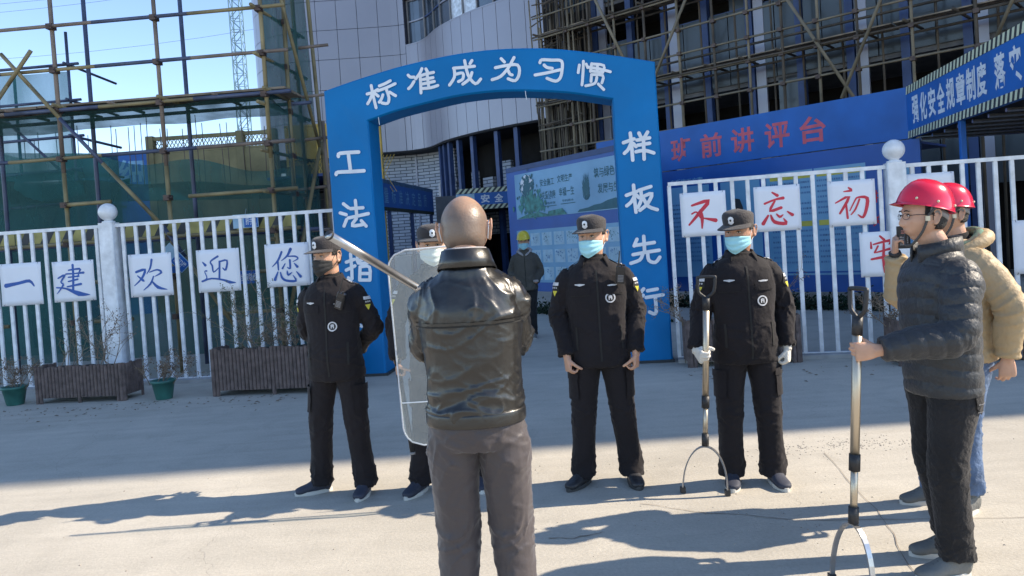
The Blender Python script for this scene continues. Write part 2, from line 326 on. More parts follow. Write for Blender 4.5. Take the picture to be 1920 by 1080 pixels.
class MB:
    def __init__(s): s.v = []; s.f = []
    def add(s, v, f):
        n = len(s.v); s.v.extend([tuple(x) for x in v]); s.f.extend([tuple(i + n for i in q) for q in f]); return s
    def box(s, x0, x1, y0, y1, z0, z1):
        return s.add([(x0, y0, z0), (x1, y0, z0), (x1, y1, z0), (x0, y1, z0), (x0, y0, z1), (x1, y0, z1), (x1, y1, z1), (x0, y1, z1)],
                     [(0, 3, 2, 1), (4, 5, 6, 7), (0, 1, 5, 4), (1, 2, 6, 5), (2, 3, 7, 6), (3, 0, 4, 7)])
    def bev(s, x0, x1, y0, y1, z0, z1, b=0.004):
        # box with chamfered vertical edges
        P = [(x0 + b, y0), (x1 - b, y0), (x1, y0 + b), (x1, y1 - b), (x1 - b, y1), (x0 + b, y1), (x0, y1 - b), (x0, y0 + b)]
        v = [(x, y, z0) for x, y in P] + [(x, y, z1) for x, y in P]
        f = [tuple(range(7, -1, -1)), tuple(range(8, 16))] + [(i, (i + 1) % 8, 8 + (i + 1) % 8, 8 + i) for i in range(8)]
        return s.add(v, f)
    def cyl(s, p0, p1, r0, r1=None, n=8, caps=True):
        r1 = r0 if r1 is None else r1
        a = Vector(p0); b = Vector(p1); d = (b - a).normalized()
        u = d.orthogonal().normalized(); w = d.cross(u)
        v = []
        for c, r in ((a, r0), (b, r1)):
            for i in range(n):
                t = 2 * math.pi * i / n
                v.append(c + u * (r * math.cos(t)) + w * (r * math.sin(t)))
        f = [(i, (i + 1) % n, n + (i + 1) % n, n + i) for i in range(n)]
        if caps: f += [tuple(range(n - 1, -1, -1)), tuple(range(n, 2 * n))]
        return s.add(v, f)
    def tube(s, pts, r, n=8, closed=False):
        P = [Vector(p) for p in pts]; k = len(P)
        rs = r if isinstance(r, (list, tuple)) else [r] * k
        v = []; ref = None
        for i in range(k):
            if closed: t = P[(i + 1) % k] - P[i - 1]
            else: t = P[min(i + 1, k - 1)] - P[max(i - 1, 0)]
            t.normalize()
            if ref is None: ref = t.orthogonal().normalized()
            ref = (ref - t * ref.dot(t)).normalized(); w = t.cross(ref)
            for j in range(n):
                a = 2 * math.pi * j / n
                v.append(P[i] + ref * (rs[i] * math.cos(a)) + w * (rs[i] * math.sin(a)))
        f = []
        for i in range(k if closed else k - 1):
            i2 = (i + 1) % k
            for j in range(n):
                f.append((i * n + j, i * n + (j + 1) % n, i2 * n + (j + 1) % n, i2 * n + j))
        if not closed: f += [tuple(range(n - 1, -1, -1)), tuple(range((k - 1) * n, k * n))]
        return s.add(v, f)
    def lathe(s, prof, n=16, c=(0, 0, 0)):
        v = []; f = []
        for r, z in prof:
            for i in range(n):
                a = 2 * math.pi * i / n
                v.append((c[0] + r * math.cos(a), c[1] + r * math.sin(a), c[2] + z))
        for k in range(len(prof) - 1):
            for i in range(n):
                f.append((k * n + i, k * n + (i + 1) % n, (k + 1) * n + (i + 1) % n, (k + 1) * n + i))
        f += [tuple(range(n - 1, -1, -1)), tuple(range((len(prof) - 1) * n, len(prof) * n))]
        return s.add(v, f)
    def stroke(s, pts, y, cap=6):
        """a flat printed pen stroke in the xz plane facing -y; pts are (x, z, half width)"""
        P = []
        k = len(pts)
        for i in range(k - 1):
            p0 = pts[max(i - 1, 0)]; p1 = pts[i]; p2 = pts[i + 1]; p3 = pts[min(i + 2, k - 1)]
            for t in (0, .34, .67):
                a = [0.5 * (2 * p1[j] + (p2[j] - p0[j]) * t + (2 * p0[j] - 5 * p1[j] + 4 * p2[j] - p3[j]) * t * t + (3 * p1[j] - p0[j] - 3 * p2[j] + p3[j]) * t ** 3) for j in range(2)]
                w = p1[2] + (p2[2] - p1[2]) * t
                P.append((a[0], a[1], w))
        P.append(pts[-1])
        v = []; f = []
        n = len(P)
        for i in range(n):
            a = P[max(i - 1, 0)]; b = P[min(i + 1, n - 1)]
            dx, dz = b[0] - a[0], b[1] - a[1]; L = math.hypot(dx, dz) or 1
            nx, nz = -dz / L, dx / L
            v.append((P[i][0] + nx * P[i][2], y, P[i][1] + nz * P[i][2]))
            v.append((P[i][0] - nx * P[i][2], y, P[i][1] - nz * P[i][2]))
        for i in range(n - 1): f.append((2 * i, 2 * i + 1, 2 * i + 3, 2 * i + 2))
        s.add(v, f)
        for (p, q) in ((P[0], P[1]), (P[-1], P[-2])):
            if p[2] < 0.004: continue
            dx, dz = p[0] - q[0], p[1] - q[1]; L = math.hypot(dx, dz) or 1; dx /= L; dz /= L
            v = [(p[0], y - 0.0001, p[1])]
            for i in range(cap + 1):
                a = -math.pi / 2 + math.pi * i / cap
                v.append((p[0] + p[2] * (dx * math.cos(a) - dz * math.sin(a)), y - 0.0001, p[1] + p[2] * (dz * math.cos(a) + dx * math.sin(a))))
            s.add(v, [(0, i + 1, i + 2) for i in range(cap)])
        return s
    def text(s, body, cx, cz, w, h, y=0.0, bold=0.0, rot=0.0):
        """printed lettering fitted into w x h about (cx, cz) in the xz plane, facing -y"""
        v, f = glyphs(body, bold)
        ca, sa = math.cos(rot), math.sin(rot)
        out = []
        for (a, b) in v:
            x, z = a * w, b * h
            out.append((cx + x * ca - z * sa, y, cz + x * sa + z * ca))
        return s.add(out, f)
    def obj(s, name, m, parent=None, smooth=False, loc=None):
        o = bpy.data.objects.new(name, mkmesh(name, s.v, s.f, m, smooth))
        if loc is not None: o.location = loc
        return link(o, parent)

_G = {}
def glyphs(body, bold=0.0):
    key = (body, bold)
    if key in _G: return _G[key]
    cu = bpy.data.curves.new('t', 'FONT'); cu.body = body; cu.offset = bold; cu.resolution_u = 2
    o = bpy.data.objects.new('t', cu); COL.objects.link(o)
    dg = bpy.context.evaluated_depsgraph_get()
    me = bpy.data.meshes.new_from_object(o.evaluated_get(dg))
    vs = [(v.co.x, v.co.y) for v in me.vertices]; fs = [tuple(p.vertices) for p in me.polygons]
    bpy.data.objects.remove(o); bpy.data.curves.remove(cu); bpy.data.meshes.remove(me)
    xs = [v[0] for v in vs]; ys = [v[1] for v in vs]
    x0, x1, y0, y1 = min(xs), max(xs), min(ys), max(ys)
    vs = [((x - (x0 + x1) / 2) / max(x1 - x0, 1e-6), (y - (y0 + y1) / 2) / max(y1 - y0, 1e-6)) for x, y in vs]
    _G[key] = (vs, fs)
    return _G[key]

def inst(name, me, parent, loc=(0, 0, 0), rot=(0, 0, 0), scale=(1, 1, 1)):
    o = bpy.data.objects.new(name, me); o.location = loc; o.rotation_euler = rot; o.scale = scale
    return link(o, parent)

def frame(p0, p1):
    """origin and heading of a wall line on the ground, so that local x runs along it"""
    return (p0[0], p0[1], 0), math.atan2(p1[1] - p0[1], p1[0] - p0[0])

def flat(name, poly, z, m, kind='structure', thick=None):
    mb = MB()
    n = len(poly)
    if thick is None: mb.add([(x, y, z) for x, y in poly], [tuple(range(n))])
    else:
        mb.add([(x, y, z - thick) for x, y in poly] + [(x, y, z) for x, y in poly],
               [tuple(range(n, 2 * n)), tuple(range(n - 1, -1, -1))] + [(i, (i + 1) % n, n + (i + 1) % n, n + i) for i in range(n)])
    o = mb.obj(name, m)
    if kind: o['kind'] = kind
    return o
SIGN_GLYPHS = {'yi':(-1.307,1.493,0.602,0.588,[[(-0.222,-0.009,0.0303),(-0.033,0.017,0.0212),(0.121,0.039,0.0228),(0.184,-0.034,0.0106)]]),'jian':(-0.542,1.489,0.599,0.563,[[(-0.002,0.224,0.0166),(-0.003,0.053,0.0151),(-0.018,-0.131,0.0166)],[(-0.063,0.155,0.0106),(0.096,0.165,0.0151),(0.085,0.119,0.0106),(0.059,0.055,0.0091)],[(-0.101,0.105,0.0106),(0.022,0.104,0.0098),(0.146,0.109,0.0166)],[(-0.071,0.057,0.0091),(0.074,0.065,0.0121)],[(-0.076,-0.002,0.0091),(0.056,0.022,0.0136)],[(-0.096,-0.073,0.0106),(0.099,-0.046,0.0166)],[(-0.222,0.053,0.0106),(-0.116,0.093,0.0151),(-0.186,-0.002,0.0106),(-0.155,-0.043,0.0136),(-0.255,-0.163,0.0045)],[(-0.254,-0.077,0.0106),(-0.118,-0.098,0.0121),(0.067,-0.179,0.034),(0.216,-0.201,0.0045)]]),'huan':(0.565,1.504,0.609,0.59,[[(-0.202,0.052,0.0163),(-0.078,0.077,0.0193),(-0.128,-0.038,0.0149),(-0.244,-0.135,0.0059)],[(-0.186,-0.001,0.0074),(-0.116,-0.065,0.0178),(-0.097,-0.079,0.0074)],[(0.028,0.208,0.0163),(-0.002,0.098,0.0134),(-0.056,0.017,0.0045)],[(-0.013,0.04,0.0074),(0.097,0.066,0.0119),(0.155,0.026,0.0163),(0.056,-0.023,0.0045)],[(0.036,-0.022,0.0089),(-0.013,-0.123,0.0134),(-0.114,-0.202,0.0045)],[(0.011,-0.086,0.0074),(0.091,-0.176,0.0223),(0.217,-0.212,0.0045)]]),'ying':(1.527,1.506,0.6,0.583,[[(-0.216,0.126,0.0067),(-0.18,0.082,0.019)],[(0.002,0.192,0.0145),(-0.105,0.129,0.0112),(-0.084,0.068,0.0123),(-0.071,-0.018,0.0112),(-0.0,0.033,0.0067)],[(0.017,0.116,0.0112),(0.13,0.129,0.0134),(0.1,0.001,0.0145),(0.061,0.029,0.0078)],[(0.022,0.121,0.0134),(0.003,-0.117,0.0134)],[(-0.166,0.003,0.0112),(-0.193,-0.007,0.0067),(-0.169,-0.096,0.0078),(-0.239,-0.137,0.0134)],[(-0.239,-0.137,0.0134),(-0.103,-0.105,0.0112),(0.058,-0.135,0.0134),(0.147,-0.171,0.0212),(0.233,-0.181,0.0033)]]),'nin':(2.492,1.52,0.601,0.586,[[(-0.069,0.179,0.0155),(-0.128,0.065,0.0144),(-0.21,-0.015,0.0044)],[(-0.129,0.049,0.0133),(-0.127,-0.06,0.01)],[(0.06,0.21,0.021),(0.008,0.124,0.0144),(-0.078,0.061,0.0044)],[(0.017,0.114,0.0078),(0.118,0.11,0.0122),(0.155,0.075,0.01),(0.082,0.04,0.0044)],[(0.039,0.063,0.0144),(0.035,-0.05,0.0144),(-0.004,-0.032,0.0055)],[(-0.03,0.018,0.0066),(-0.07,-0.044,0.0122)],[(0.1,0.015,0.0066),(0.137,-0.032,0.0188)],[(-0.135,-0.089,0.0078),(-0.183,-0.19,0.0199)],[(-0.1,-0.096,0.0078),(-0.085,-0.165,0.0144),(-0.028,-0.212,0.0155),(0.103,-0.223,0.0166),(0.068,-0.145,0.0044)],[(-0.008,-0.082,0.0066),(0.003,-0.137,0.0166),(0.062,-0.102,0.0033)],[(0.122,-0.1,0.0066),(0.173,-0.167,0.0199)]]),'bu':(0.409,1.817,0.546,0.544,[[(-0.132,0.113,0.0134),(0.07,0.157,0.0251),(-0.045,0.02,0.0217),(-0.177,-0.123,0.0117)],[(-0.138,0.01,0.01),(-0.083,0.03,0.01),(-0.033,-0.038,0.0167)],[(-0.033,0.05,0.0134),(-0.018,-0.046,0.0217),(-0.026,-0.173,0.0084)],[(0.004,-0.052,0.0084),(0.14,-0.087,0.0251)]]),'wang':(1.277,1.823,0.529,0.546,[[(-0.051,0.195,0.0098),(0.006,0.155,0.0195)],[(-0.144,0.065,0.013),(-0.026,0.106,0.0114),(0.07,0.119,0.0195)],[(-0.027,0.088,0.0114),(-0.085,-0.024,0.0179),(0.042,0.005,0.0179)],[(-0.111,-0.08,0.0114),(-0.172,-0.174,0.0228)],[(-0.081,-0.079,0.0098),(-0.041,-0.163,0.0211),(0.09,-0.188,0.0211),(0.064,-0.128,0.0065)],[(-0.014,-0.069,0.0081),(0.021,-0.105,0.0163),(0.059,-0.082,0.0065)],[(0.112,-0.047,0.0081),(0.166,-0.089,0.0195)]]),'chu':(2.116,1.825,0.521,0.535,[[(-0.029,0.182,0.0094),(0.002,0.149,0.0172),(-0.084,0.14,0.0062)],[(-0.18,0.011,0.0078),(-0.03,0.075,0.0187),(-0.137,-0.115,0.0125)],[(-0.067,0.01,0.0109),(-0.055,-0.177,0.0125)],[(-0.029,-0.092,0.0062),(0.034,0.025,0.0094),(0.071,0.06,0.0109),(0.169,0.045,0.0203),(0.155,-0.083,0.0187),(0.112,-0.178,0.0156),(0.06,-0.144,0.0062)],[(0.084,0.036,0.0109),(0.036,-0.074,0.0109),(-0.017,-0.139,0.0062)]]),'lao':(2.428,1.201,0.505,0.53,[[(-0.026,0.211,0.0108),(0.016,0.166,0.0154)],[(-0.128,0.145,0.0077),(-0.127,0.076,0.0138)],[(-0.101,0.117,0.0092),(0.082,0.154,0.0169),(0.067,0.11,0.0062)],[(-0.053,0.094,0.0108),(-0.092,0.021,0.0108)],[(-0.078,0.02,0.0077),(0.078,0.056,0.0154)],[(-0.131,-0.056,0.0123),(0.101,-0.024,0.02)],[(0.011,0.121,0.0108),(0.001,-0.076,0.0185),(0.001,-0.219,0.0062)]])}
ARCH_GLYPHS = [(0.0156,[[(0.584,3.654),(0.656,3.668),(0.726,3.699)],[(0.645,3.757),(0.664,3.613),(0.689,3.468)],[(0.641,3.626),(0.614,3.571),(0.581,3.528)],[(0.676,3.663),(0.729,3.613)],[(0.752,3.742),(0.828,3.764),(0.901,3.795)],[(0.728,3.681),(0.842,3.711),(0.962,3.752)],[(0.839,3.7),(0.868,3.583),(0.845,3.511),(0.77,3.523)],[(0.791,3.624),(0.767,3.569),(0.737,3.535)],[(0.884,3.65),(0.918,3.625),(0.957,3.599)]]),(0.0156,[[(1.138,3.846),(1.165,3.819),(1.212,3.815)],[(1.208,3.758),(1.169,3.705),(1.132,3.674)],[(1.323,3.912),(1.29,3.853),(1.233,3.79)],[(1.294,3.824),(1.294,3.717),(1.29,3.606)],[(1.375,3.904),(1.395,3.861)],[(1.294,3.821),(1.376,3.84),(1.47,3.851)],[(1.325,3.773),(1.459,3.785)],[(1.321,3.717),(1.473,3.735)],[(1.305,3.659),(1.421,3.66),(1.515,3.68)],[(1.386,3.85),(1.396,3.662)]]),(0.0156,[[(1.731,3.881),(1.84,3.88),(2.001,3.881)],[(1.739,3.875),(1.735,3.768),(1.665,3.673)],[(1.76,3.802),(1.845,3.809),(1.842,3.736),(1.783,3.707)],[(1.88,3.963),(1.913,3.775),(1.997,3.66),(2.069,3.713)],[(1.963,3.804),(1.927,3.728),(1.837,3.669)],[(1.974,3.955),(1.946,3.918)]]),(0.0156,[[(2.346,3.945),(2.385,3.899)],[(2.51,3.944),(2.428,3.821),(2.325,3.724),(2.214,3.692)],[(2.266,3.838),(2.406,3.853),(2.549,3.846),(2.563,3.738),(2.507,3.654),(2.418,3.686)],[(2.425,3.786),(2.444,3.743),(2.472,3.728)]]),(0.0156,[[(2.831,3.85),(2.857,3.883),(2.98,3.868),(3.103,3.845),(3.099,3.725),(3.072,3.639),(3.011,3.603),(2.907,3.648)],[(2.882,3.816),(2.915,3.783),(2.98,3.765)],[(2.761,3.702),(2.899,3.714),(3.079,3.739)]]),(0.0143,[[(3.373,3.818),(3.358,3.666),(3.337,3.527)],[(3.32,3.776),(3.3,3.683)],[(3.406,3.78),(3.421,3.734)],[(3.473,3.779),(3.453,3.684)],[(3.482,3.773),(3.621,3.742),(3.601,3.656)],[(3.453,3.691),(3.604,3.658)],[(3.421,3.741),(3.56,3.707),(3.697,3.657)],[(3.546,3.761),(3.534,3.674)],[(3.462,3.639),(3.451,3.558)],[(3.462,3.643),(3.601,3.619),(3.584,3.529)],[(3.526,3.604),(3.496,3.531),(3.383,3.511)],[(3.539,3.519),(3.602,3.445)]]),(0.0177,[[(3.803,2.769),(3.936,2.806)],[(3.894,2.881),(3.901,2.725),(3.904,2.545)],[(3.893,2.75),(3.857,2.681),(3.807,2.637)],[(3.921,2.752),(3.954,2.709)],[(4.0,2.873),(4.02,2.823)],[(4.106,2.876),(4.067,2.819)],[(3.971,2.787),(4.126,2.803)],[(3.979,2.724),(4.122,2.736)],[(3.95,2.645),(4.057,2.653),(4.166,2.613)],[(4.05,2.809),(4.044,2.546)]]),(0.0177,[[(3.798,2.114),(3.932,2.154)],[(3.894,2.234),(3.897,2.054),(3.904,1.897)],[(3.892,2.09),(3.853,2.028),(3.795,1.984)],[(3.924,2.107),(3.951,2.074)],[(3.956,2.165),(4.105,2.202)],[(3.98,2.163),(3.978,2.048),(3.932,1.955)],[(3.999,2.082),(4.114,2.115),(4.053,1.994),(3.953,1.917)],[(4.002,2.065),(4.062,1.958),(4.166,1.91)]]),(0.0177,[[(3.895,1.56),(3.855,1.479)],[(3.867,1.485),(4.106,1.506)],[(3.98,1.591),(3.98,1.393)],[(3.836,1.371),(4.004,1.392),(4.159,1.406)],[(3.955,1.371),(3.915,1.301),(3.801,1.265)],[(4.015,1.379),(4.026,1.287),(4.103,1.258),(4.161,1.319)]]),(0.0177,[[(3.94,0.937),(3.877,0.869)],[(3.928,0.858),(3.872,0.789)],[(3.902,0.819),(3.905,0.63)],[(3.986,0.91),(4.106,0.925)],[(3.962,0.827),(4.173,0.849)],[(4.076,0.821),(4.078,0.656),(4.052,0.617),(3.994,0.644)]]),(0.019,[[(0.144,2.885),(0.17,2.923),(0.417,2.92)],[(0.279,2.909),(0.292,2.682)],[(0.097,2.655),(0.123,2.681),(0.297,2.676),(0.471,2.674)]]),(0.0177,[[(0.165,2.268),(0.228,2.213)],[(0.113,2.153),(0.192,2.125)],[(0.193,2.062),(0.152,1.98)],[(0.256,2.199),(0.422,2.199)],[(0.328,2.299),(0.333,2.101)],[(0.218,2.08),(0.489,2.118)],[(0.325,2.064),(0.26,1.978),(0.406,1.982)],[(0.389,2.032),(0.448,1.96)]]),(0.0177,[[(0.147,1.509),(0.257,1.539)],[(0.213,1.613),(0.209,1.287),(0.161,1.304)],[(0.139,1.405),(0.26,1.454)],[(0.305,1.593),(0.306,1.488),(0.443,1.485)],[(0.442,1.556),(0.329,1.521)],[(0.328,1.436),(0.31,1.266)],[(0.328,1.436),(0.453,1.428),(0.446,1.258)],[(0.322,1.351),(0.447,1.343)],[(0.31,1.266),(0.446,1.258)]]),(0.0177,[[(0.201,0.974),(0.333,0.987),(0.329,0.896),(0.218,0.888)],[(0.218,0.888),(0.207,0.823)],[(0.207,0.823),(0.342,0.83),(0.319,0.669),(0.253,0.687)],[(0.424,0.99),(0.415,0.635)]])]

# ================================================================ SETTING
flat('ground', [(-400, -60), (400, -60), (400, 700), (-400, 700)], 0.0, 'ground')

# saw-cut joints and long cracks in the yard slab
def crack(pts, w, name='pavement_crack'):
    mb = MB(); v = []; f = []
    P = []
    for i in range(len(pts) - 1):
        for k in range(6):
            t = k / 6; j = 0.012 if 0 < k else 0.004
            P.append((pts[i][0] * (1 - t) + pts[i + 1][0] * t + rnd.uniform(-j, j), pts[i][1] * (1 - t) + pts[i + 1][1] * t + rnd.uniform(-j, j)))
    P.append(pts[-1])
    for i, p in enumerate(P):
        a = P[max(i - 1, 0)]; b = P[min(i + 1, len(P) - 1)]
        dx, dy = b[0] - a[0], b[1] - a[1]; L = math.hypot(dx, dy); ww = w * rnd.uniform(.3, 1)
        v += [(p[0] - dy / L * ww, p[1] + dx / L * ww, 0.004), (p[0] + dy / L * ww, p[1] - dx / L * ww, 0.004)]
    f = [(2 * i, 2 * i + 1, 2 * i + 3, 2 * i + 2) for i in range(len(P) - 1)]
    mb.add(v, f)
    o = mb.obj(name, 'crack'); o['kind'] = 'structure'
M['crack'] = mat('crack dirt', (0.26, 0.22, 0.18), 1.0, var=0.3, vs=20)
M['rubble'] = mat('gravel grit', (0.30, 0.27, 0.23), 1.0, var=0.4, vs=30)
crack([(2.11, 5.19), (1.95, 4.09), (1.83, 3.67), (1.66, 3.0)], 0.003)
crack([(0.68, 4.45), (0.95, 4.27), (1.49, 4.05), (2.3, 3.92), (3.4, 3.8)], 0.004)
crack([(0.10, 4.03), (0.24, 4.0), (0.40, 4.06)], 0.006)
crack([(-4.0, 3.6), (-2.2, 3.72), (-1.0, 3.6)], 0.004)
grit = MB()
for (cx, cy, sx, sy, n) in ((2.25, 5.33, 0.35, 0.10, 300), (1.1, 4.18, 0.5, 0.16, 50), (-0.05, 5.2, 0.15, 0.05, 30), (0.6, 5.1, 0.4, 0.15, 20), (2.4, 4.5, 0.9, 0.5, 30), (-2.0, 4.5, 2.5, 0.9, 70), (1.5, 3.2, 1.2, 0.8, 60)):
    for _ in range(n):
        x = rnd.gauss(cx, sx); y = rnd.gauss(cy, sy); r = rnd.uniform(.002, .006)
        if y < 2.2: continue
        grit.add([(x - r, y - r * .8, 0), (x + r, y - r, 0), (x + r * .7, y + r, 0), (x - r, y + r * .6, 0), (x, y, r * 1.1)], [(0, 1, 4), (1, 2, 4), (2, 3, 4), (3, 0, 4)])
tag(grit.obj('gravel', 'rubble'), 'loose grit and crumbs scattered over the sunlit concrete', 'gravel', kind='stuff')

# pale kerb slab under the railings
for (a, b) in (((-9.0, 10.47), (-2.45, 10.06)), ((2.0, 9.25), (4.55, 8.70)), ((4.55, 8.70), (9.0, 8.3))):
    dx, dy = b[0] - a[0], b[1] - a[1]; L = math.hypot(dx, dy); nx, ny = -dy / L, dx / L
    flat('kerb', [(a[0] - nx * .16, a[1] - ny * .16), (b[0] - nx * .16, b[1] - ny * .16), (b[0] + nx * .16, b[1] + ny * .16), (a[0] + nx * .16, a[1] + ny * .16)], 0.05, 'concrete_pale', thick=0.06) if 'concrete_pale' in M else None

# ================================================================ WHITE RAILINGS
def railing(name, label, p0, p1, xs, x0, x1, top=2.24, group='white railings'):
    loc, rz = frame(p0, p1)
    t = thing(name, label, 'fence', loc, rz, group)
    bar = MB(); bar.bev(-.024, .024, -.016, .016, .055, top - .04, .004)
    bm = mkmesh('bar', bar.v, bar.f, 'white_paint')
    for x in xs: inst('bar', bm, t, (x + rnd.uniform(-.002, .002), 0, 0), (0, R(rnd.uniform(-.12, .12)), 0))
    MB().bev(x0, x1, -.024, .024, top - .045, top, .004).obj('rail', 'white_paint', t)
    MB().bev(x0, x1, -.022, .022, .02, .06, .004).obj('rail', 'white_paint', t)
    return t
def ball_post(label, p, rz, h=2.28):
    t = thing('fence_post', label, 'post', (p[0], p[1], 0), rz, 'white fence posts')
    pm = MB(); pm.bev(-.10, .10, -.10, .10, 0, h - .02, .012); pm.bev(-.115, .115, -.115, .115, 0, .10, .012); pm.obj('post_shaft', 'white_paint', t)
    mb = MB(); mb.lathe([(.085, h - .02), (.085, h), (.06, h + .008), (.05, h + .02)], 16); mb.obj('neck', 'white_paint', t, True)
    mb = MB(); r = .122; mb.lathe([(max(.002, r * math.sin(math.pi * k / 14)), h + .13 - r * math.cos(math.pi * k / 14)) for k in range(15)], 24); mb.obj('ball', 'white_paint', t, True)
    return t
FL0, FL1, FR0, FR1 = (-5.54, 10.26), (-2.56, 10.07), (2.0, 9.25), (4.55, 8.70)
loc, rzL = frame(FL0, FL1); _, rzR = frame(FR0, FR1); FR2 = (8.2, 8.38); _, rzR2 = frame(FR1, FR2)
railing('railing', 'white bar railing between the ball topped post and the blue arch', FL0, FL1, [0.19 + .1865 * k for k in range(17)] , .10, 3.20)
railing('railing', 'white bar railing at the far end, with the sign reading one', FL0, FL1, [-.19 - .1865 * k for k in range(15)], -3.0, -.10)
railing('railing', 'white bar railing behind the masked guard holding the pole fork', FR0, FR1, [.02 + .1862 * k for k in range(14)], 0.0, 2.51)
railing('railing', 'white bar railing behind the two people in red helmets', FR1, FR2, [.19 + .1862 * k for k in range(18)], .10, 3.6)
ball_post('white square post with a ball top among the blue character signs', FL0, rzL)
ball_post('white square post with a ball top above the red helmets', FR1, rzR)

# paper signs with brush characters tied to the railings
def paper_sign(label, which, line, ink, glyph=None, box=None, tilt=0.0, text=None, dz=0.0):
    p0, p1 = line; loc, rz = frame(p0, p1)
    cx, cz, w, h = (glyph[:4] if glyph else box)
    ca, sa = math.cos(rz), math.sin(rz)
    t = thing('paper_sign', label, 'sign', (loc[0] + cx * ca + .032 * sa, loc[1] + cx * sa - .032 * ca, cz), rz, 'white character signs on the railings')
    t.rotation_euler = (0, tilt, rz)
    mb = MB()
    nx, nz = 8, 8; v = []; f = []
    for i in range(nx + 1):
        for j in range(nz + 1):
            u = i / nx - .5; q = j / nz - .5
            v.append((u * w, -.004 - .004 * math.sin(u * 9 + q * 5 + cx * 7), q * h))
    for i in range(nx):
        for j in range(nz): a = i * (nz + 1) + j; f.append((a, a + nz + 1, a + nz + 2, a + 1))
    n0 = len(v); v += [(x, y + .004, z) for x, y, z in v]; f += [tuple(reversed([k + n0 for k in q])) for q in f[:]]
    edge = [i * (nz + 1) for i in range(nx + 1)] + [nx * (nz + 1) + j for j in range(1, nz + 1)] + [i * (nz + 1) + nz for i in range(nx - 1, -1, -1)] + [j for j in range(nz - 1, 0, -1)]
    for k in range(len(edge)): a, b = edge[k], edge[(k + 1) % len(edge)]; f.append((a, a + n0, b + n0, b))
    mb.add(v, f); mb.obj('sheet', 'paper', t, True)
    g = MB()
    def warp(pts_y0):  # keep the ink on the curled sheet
        return pts_y0
    if glyph:
        for k, s in enumerate(glyph[4]): g.stroke(s, -.0016 - .0007 * k)
    if text: g.text(text, 0, dz, w * .62, h * (.66 + dz * 2.5), -.003, .02)
    for (sx, sz) in ((-1, 1), (1, 1), (-1, -1), (1, -1)):
        MB().tube([(sx * w * .44, -.010, sz * h * .47), (sx * w * .44, .0, sz * h * .51), (sx * w * .44 + .01, .05, sz * h * .51), (sx * w * .44 + .006, .02, sz * h * .47)], .0025, 4).obj('cable_tie', 'rubber', t)
    if g.v:
        g.v = [(x, y - .004 - .004 * math.sin(x / w * 9 + z / h * 5 + cx * 7), z) for x, y, z in g.v]
        g.obj('painted_character', ink, t)
    return t
FL, FR = (FL0, FL1), (FR0, FR1)
S = SIGN_GLYPHS
paper_sign('white sign with a single blue horizontal brush stroke', 'yi', FL, 'blue_ink', S['yi'])
paper_sign('white sign with the blue character for build, next to the ball post', 'jian', FL, 'blue_ink', S['jian'])
paper_sign('white sign with the blue character huan, first past the ball post', 'huan', FL, 'blue_ink', S['huan'])
paper_sign('white sign with the blue character for greet, between two other blue signs', 'ying', FL, 'blue_ink', S['ying'])
paper_sign('white sign with the blue character for you, beside the guard in the black mask', 'nin', FL, 'blue_ink', S['nin'])
paper_sign('white sign with the red character for not, behind the fork holding guard', 'bu', FR, 'red_ink', S['bu'])
paper_sign('white sign with the red character for forget, in the middle of the red signs', 'wang', FR, 'red_ink', S['wang'])
paper_sign('white sign with the red character chu, highest before the ball post', 'chu', FR, 'red_ink', S['chu'])
paper_sign('white sign with the red character lao, hung lower, across the ball post', 'lao', FR, 'red_ink', S['lao'], tilt=0)
paper_sign('white sign mostly hidden behind the front red helmet', 'xin', (FR1, FR2), 'red_ink', box=(.36, 1.83, .57, .56), text='心', dz=-.05)
paper_sign('white sign with a red character cut by the photo edge, by the tan jacket', 'shi', (FR1, FR2), 'red_ink', box=(1.56, 1.18, .60, .62), text='使')

# ================================================================ INFLATABLE LOOKING ARCH
A0, A1 = (-2.30, 9.66), (1.93, 9.20)
loc, rz = frame(A0, A1)
t = thing('entrance_arch', 'big bright blue arch with white lettering standing over the site gate', 'arch', loc, rz)
outer = [(0.0, 0.0), (0.0, 3.745), (0.319, 3.826), (0.68, 3.905), (1.108, 3.985), (1.739, 4.06), (2.287, 4.075), (2.825, 4.04), (3.289, 3.965), (3.747, 3.865), (4.25, 3.74), (4.25, 0.0)]
inner = [(3.70, 0.0), (3.70, 3.32), (3.19, 3.438), (2.724, 3.505), (2.251, 3.54), (1.77, 3.525), (1.351, 3.47), (0.926, 3.40), (0.566, 3.31), (0.566, 0.0)]
def smooth_line(P, k=5):
    out = []
    for i in range(len(P) - 1):
        p0, p1, p2, p3 = P[max(i - 1, 0)], P[i], P[i + 1], P[min(i + 2, len(P) - 1)]
        for j in range(k):
            u = j / k
            out.append(tuple(0.5 * (2 * p1[c] + (p2[c] - p0[c]) * u + (2 * p0[c] - 5 * p1[c] + 4 * p2[c] - p3[c]) * u * u + (3 * p1[c] - p0[c] - 3 * p2[c] + p3[c]) * u ** 3) for c in range(2)))
    out.append(P[-1]); return out
O2 = [outer[0]] + [(0, 3.745 * k / 12) for k in range(1, 12)] + smooth_line(outer[1:-1], 4) + [(4.25, 3.74 * k / 12) for k in range(11, 0, -1)] + [outer[-1]]
def resample(P, n):
    L = [0]
    for i in range(len(P) - 1): L.append(L[-1] + math.dist(P[i], P[i + 1]))
    out = []
    for k in range(n + 1):
        s = L[-1] * k / n; i = 0
        while i < len(L) - 2 and L[i + 1] < s: i += 1
        u = (s - L[i]) / max(L[i + 1] - L[i], 1e-9)
        out.append((P[i][0] + (P[i + 1][0] - P[i][0]) * u, P[i][1] + (P[i + 1][1] - P[i][1]) * u))
    return out
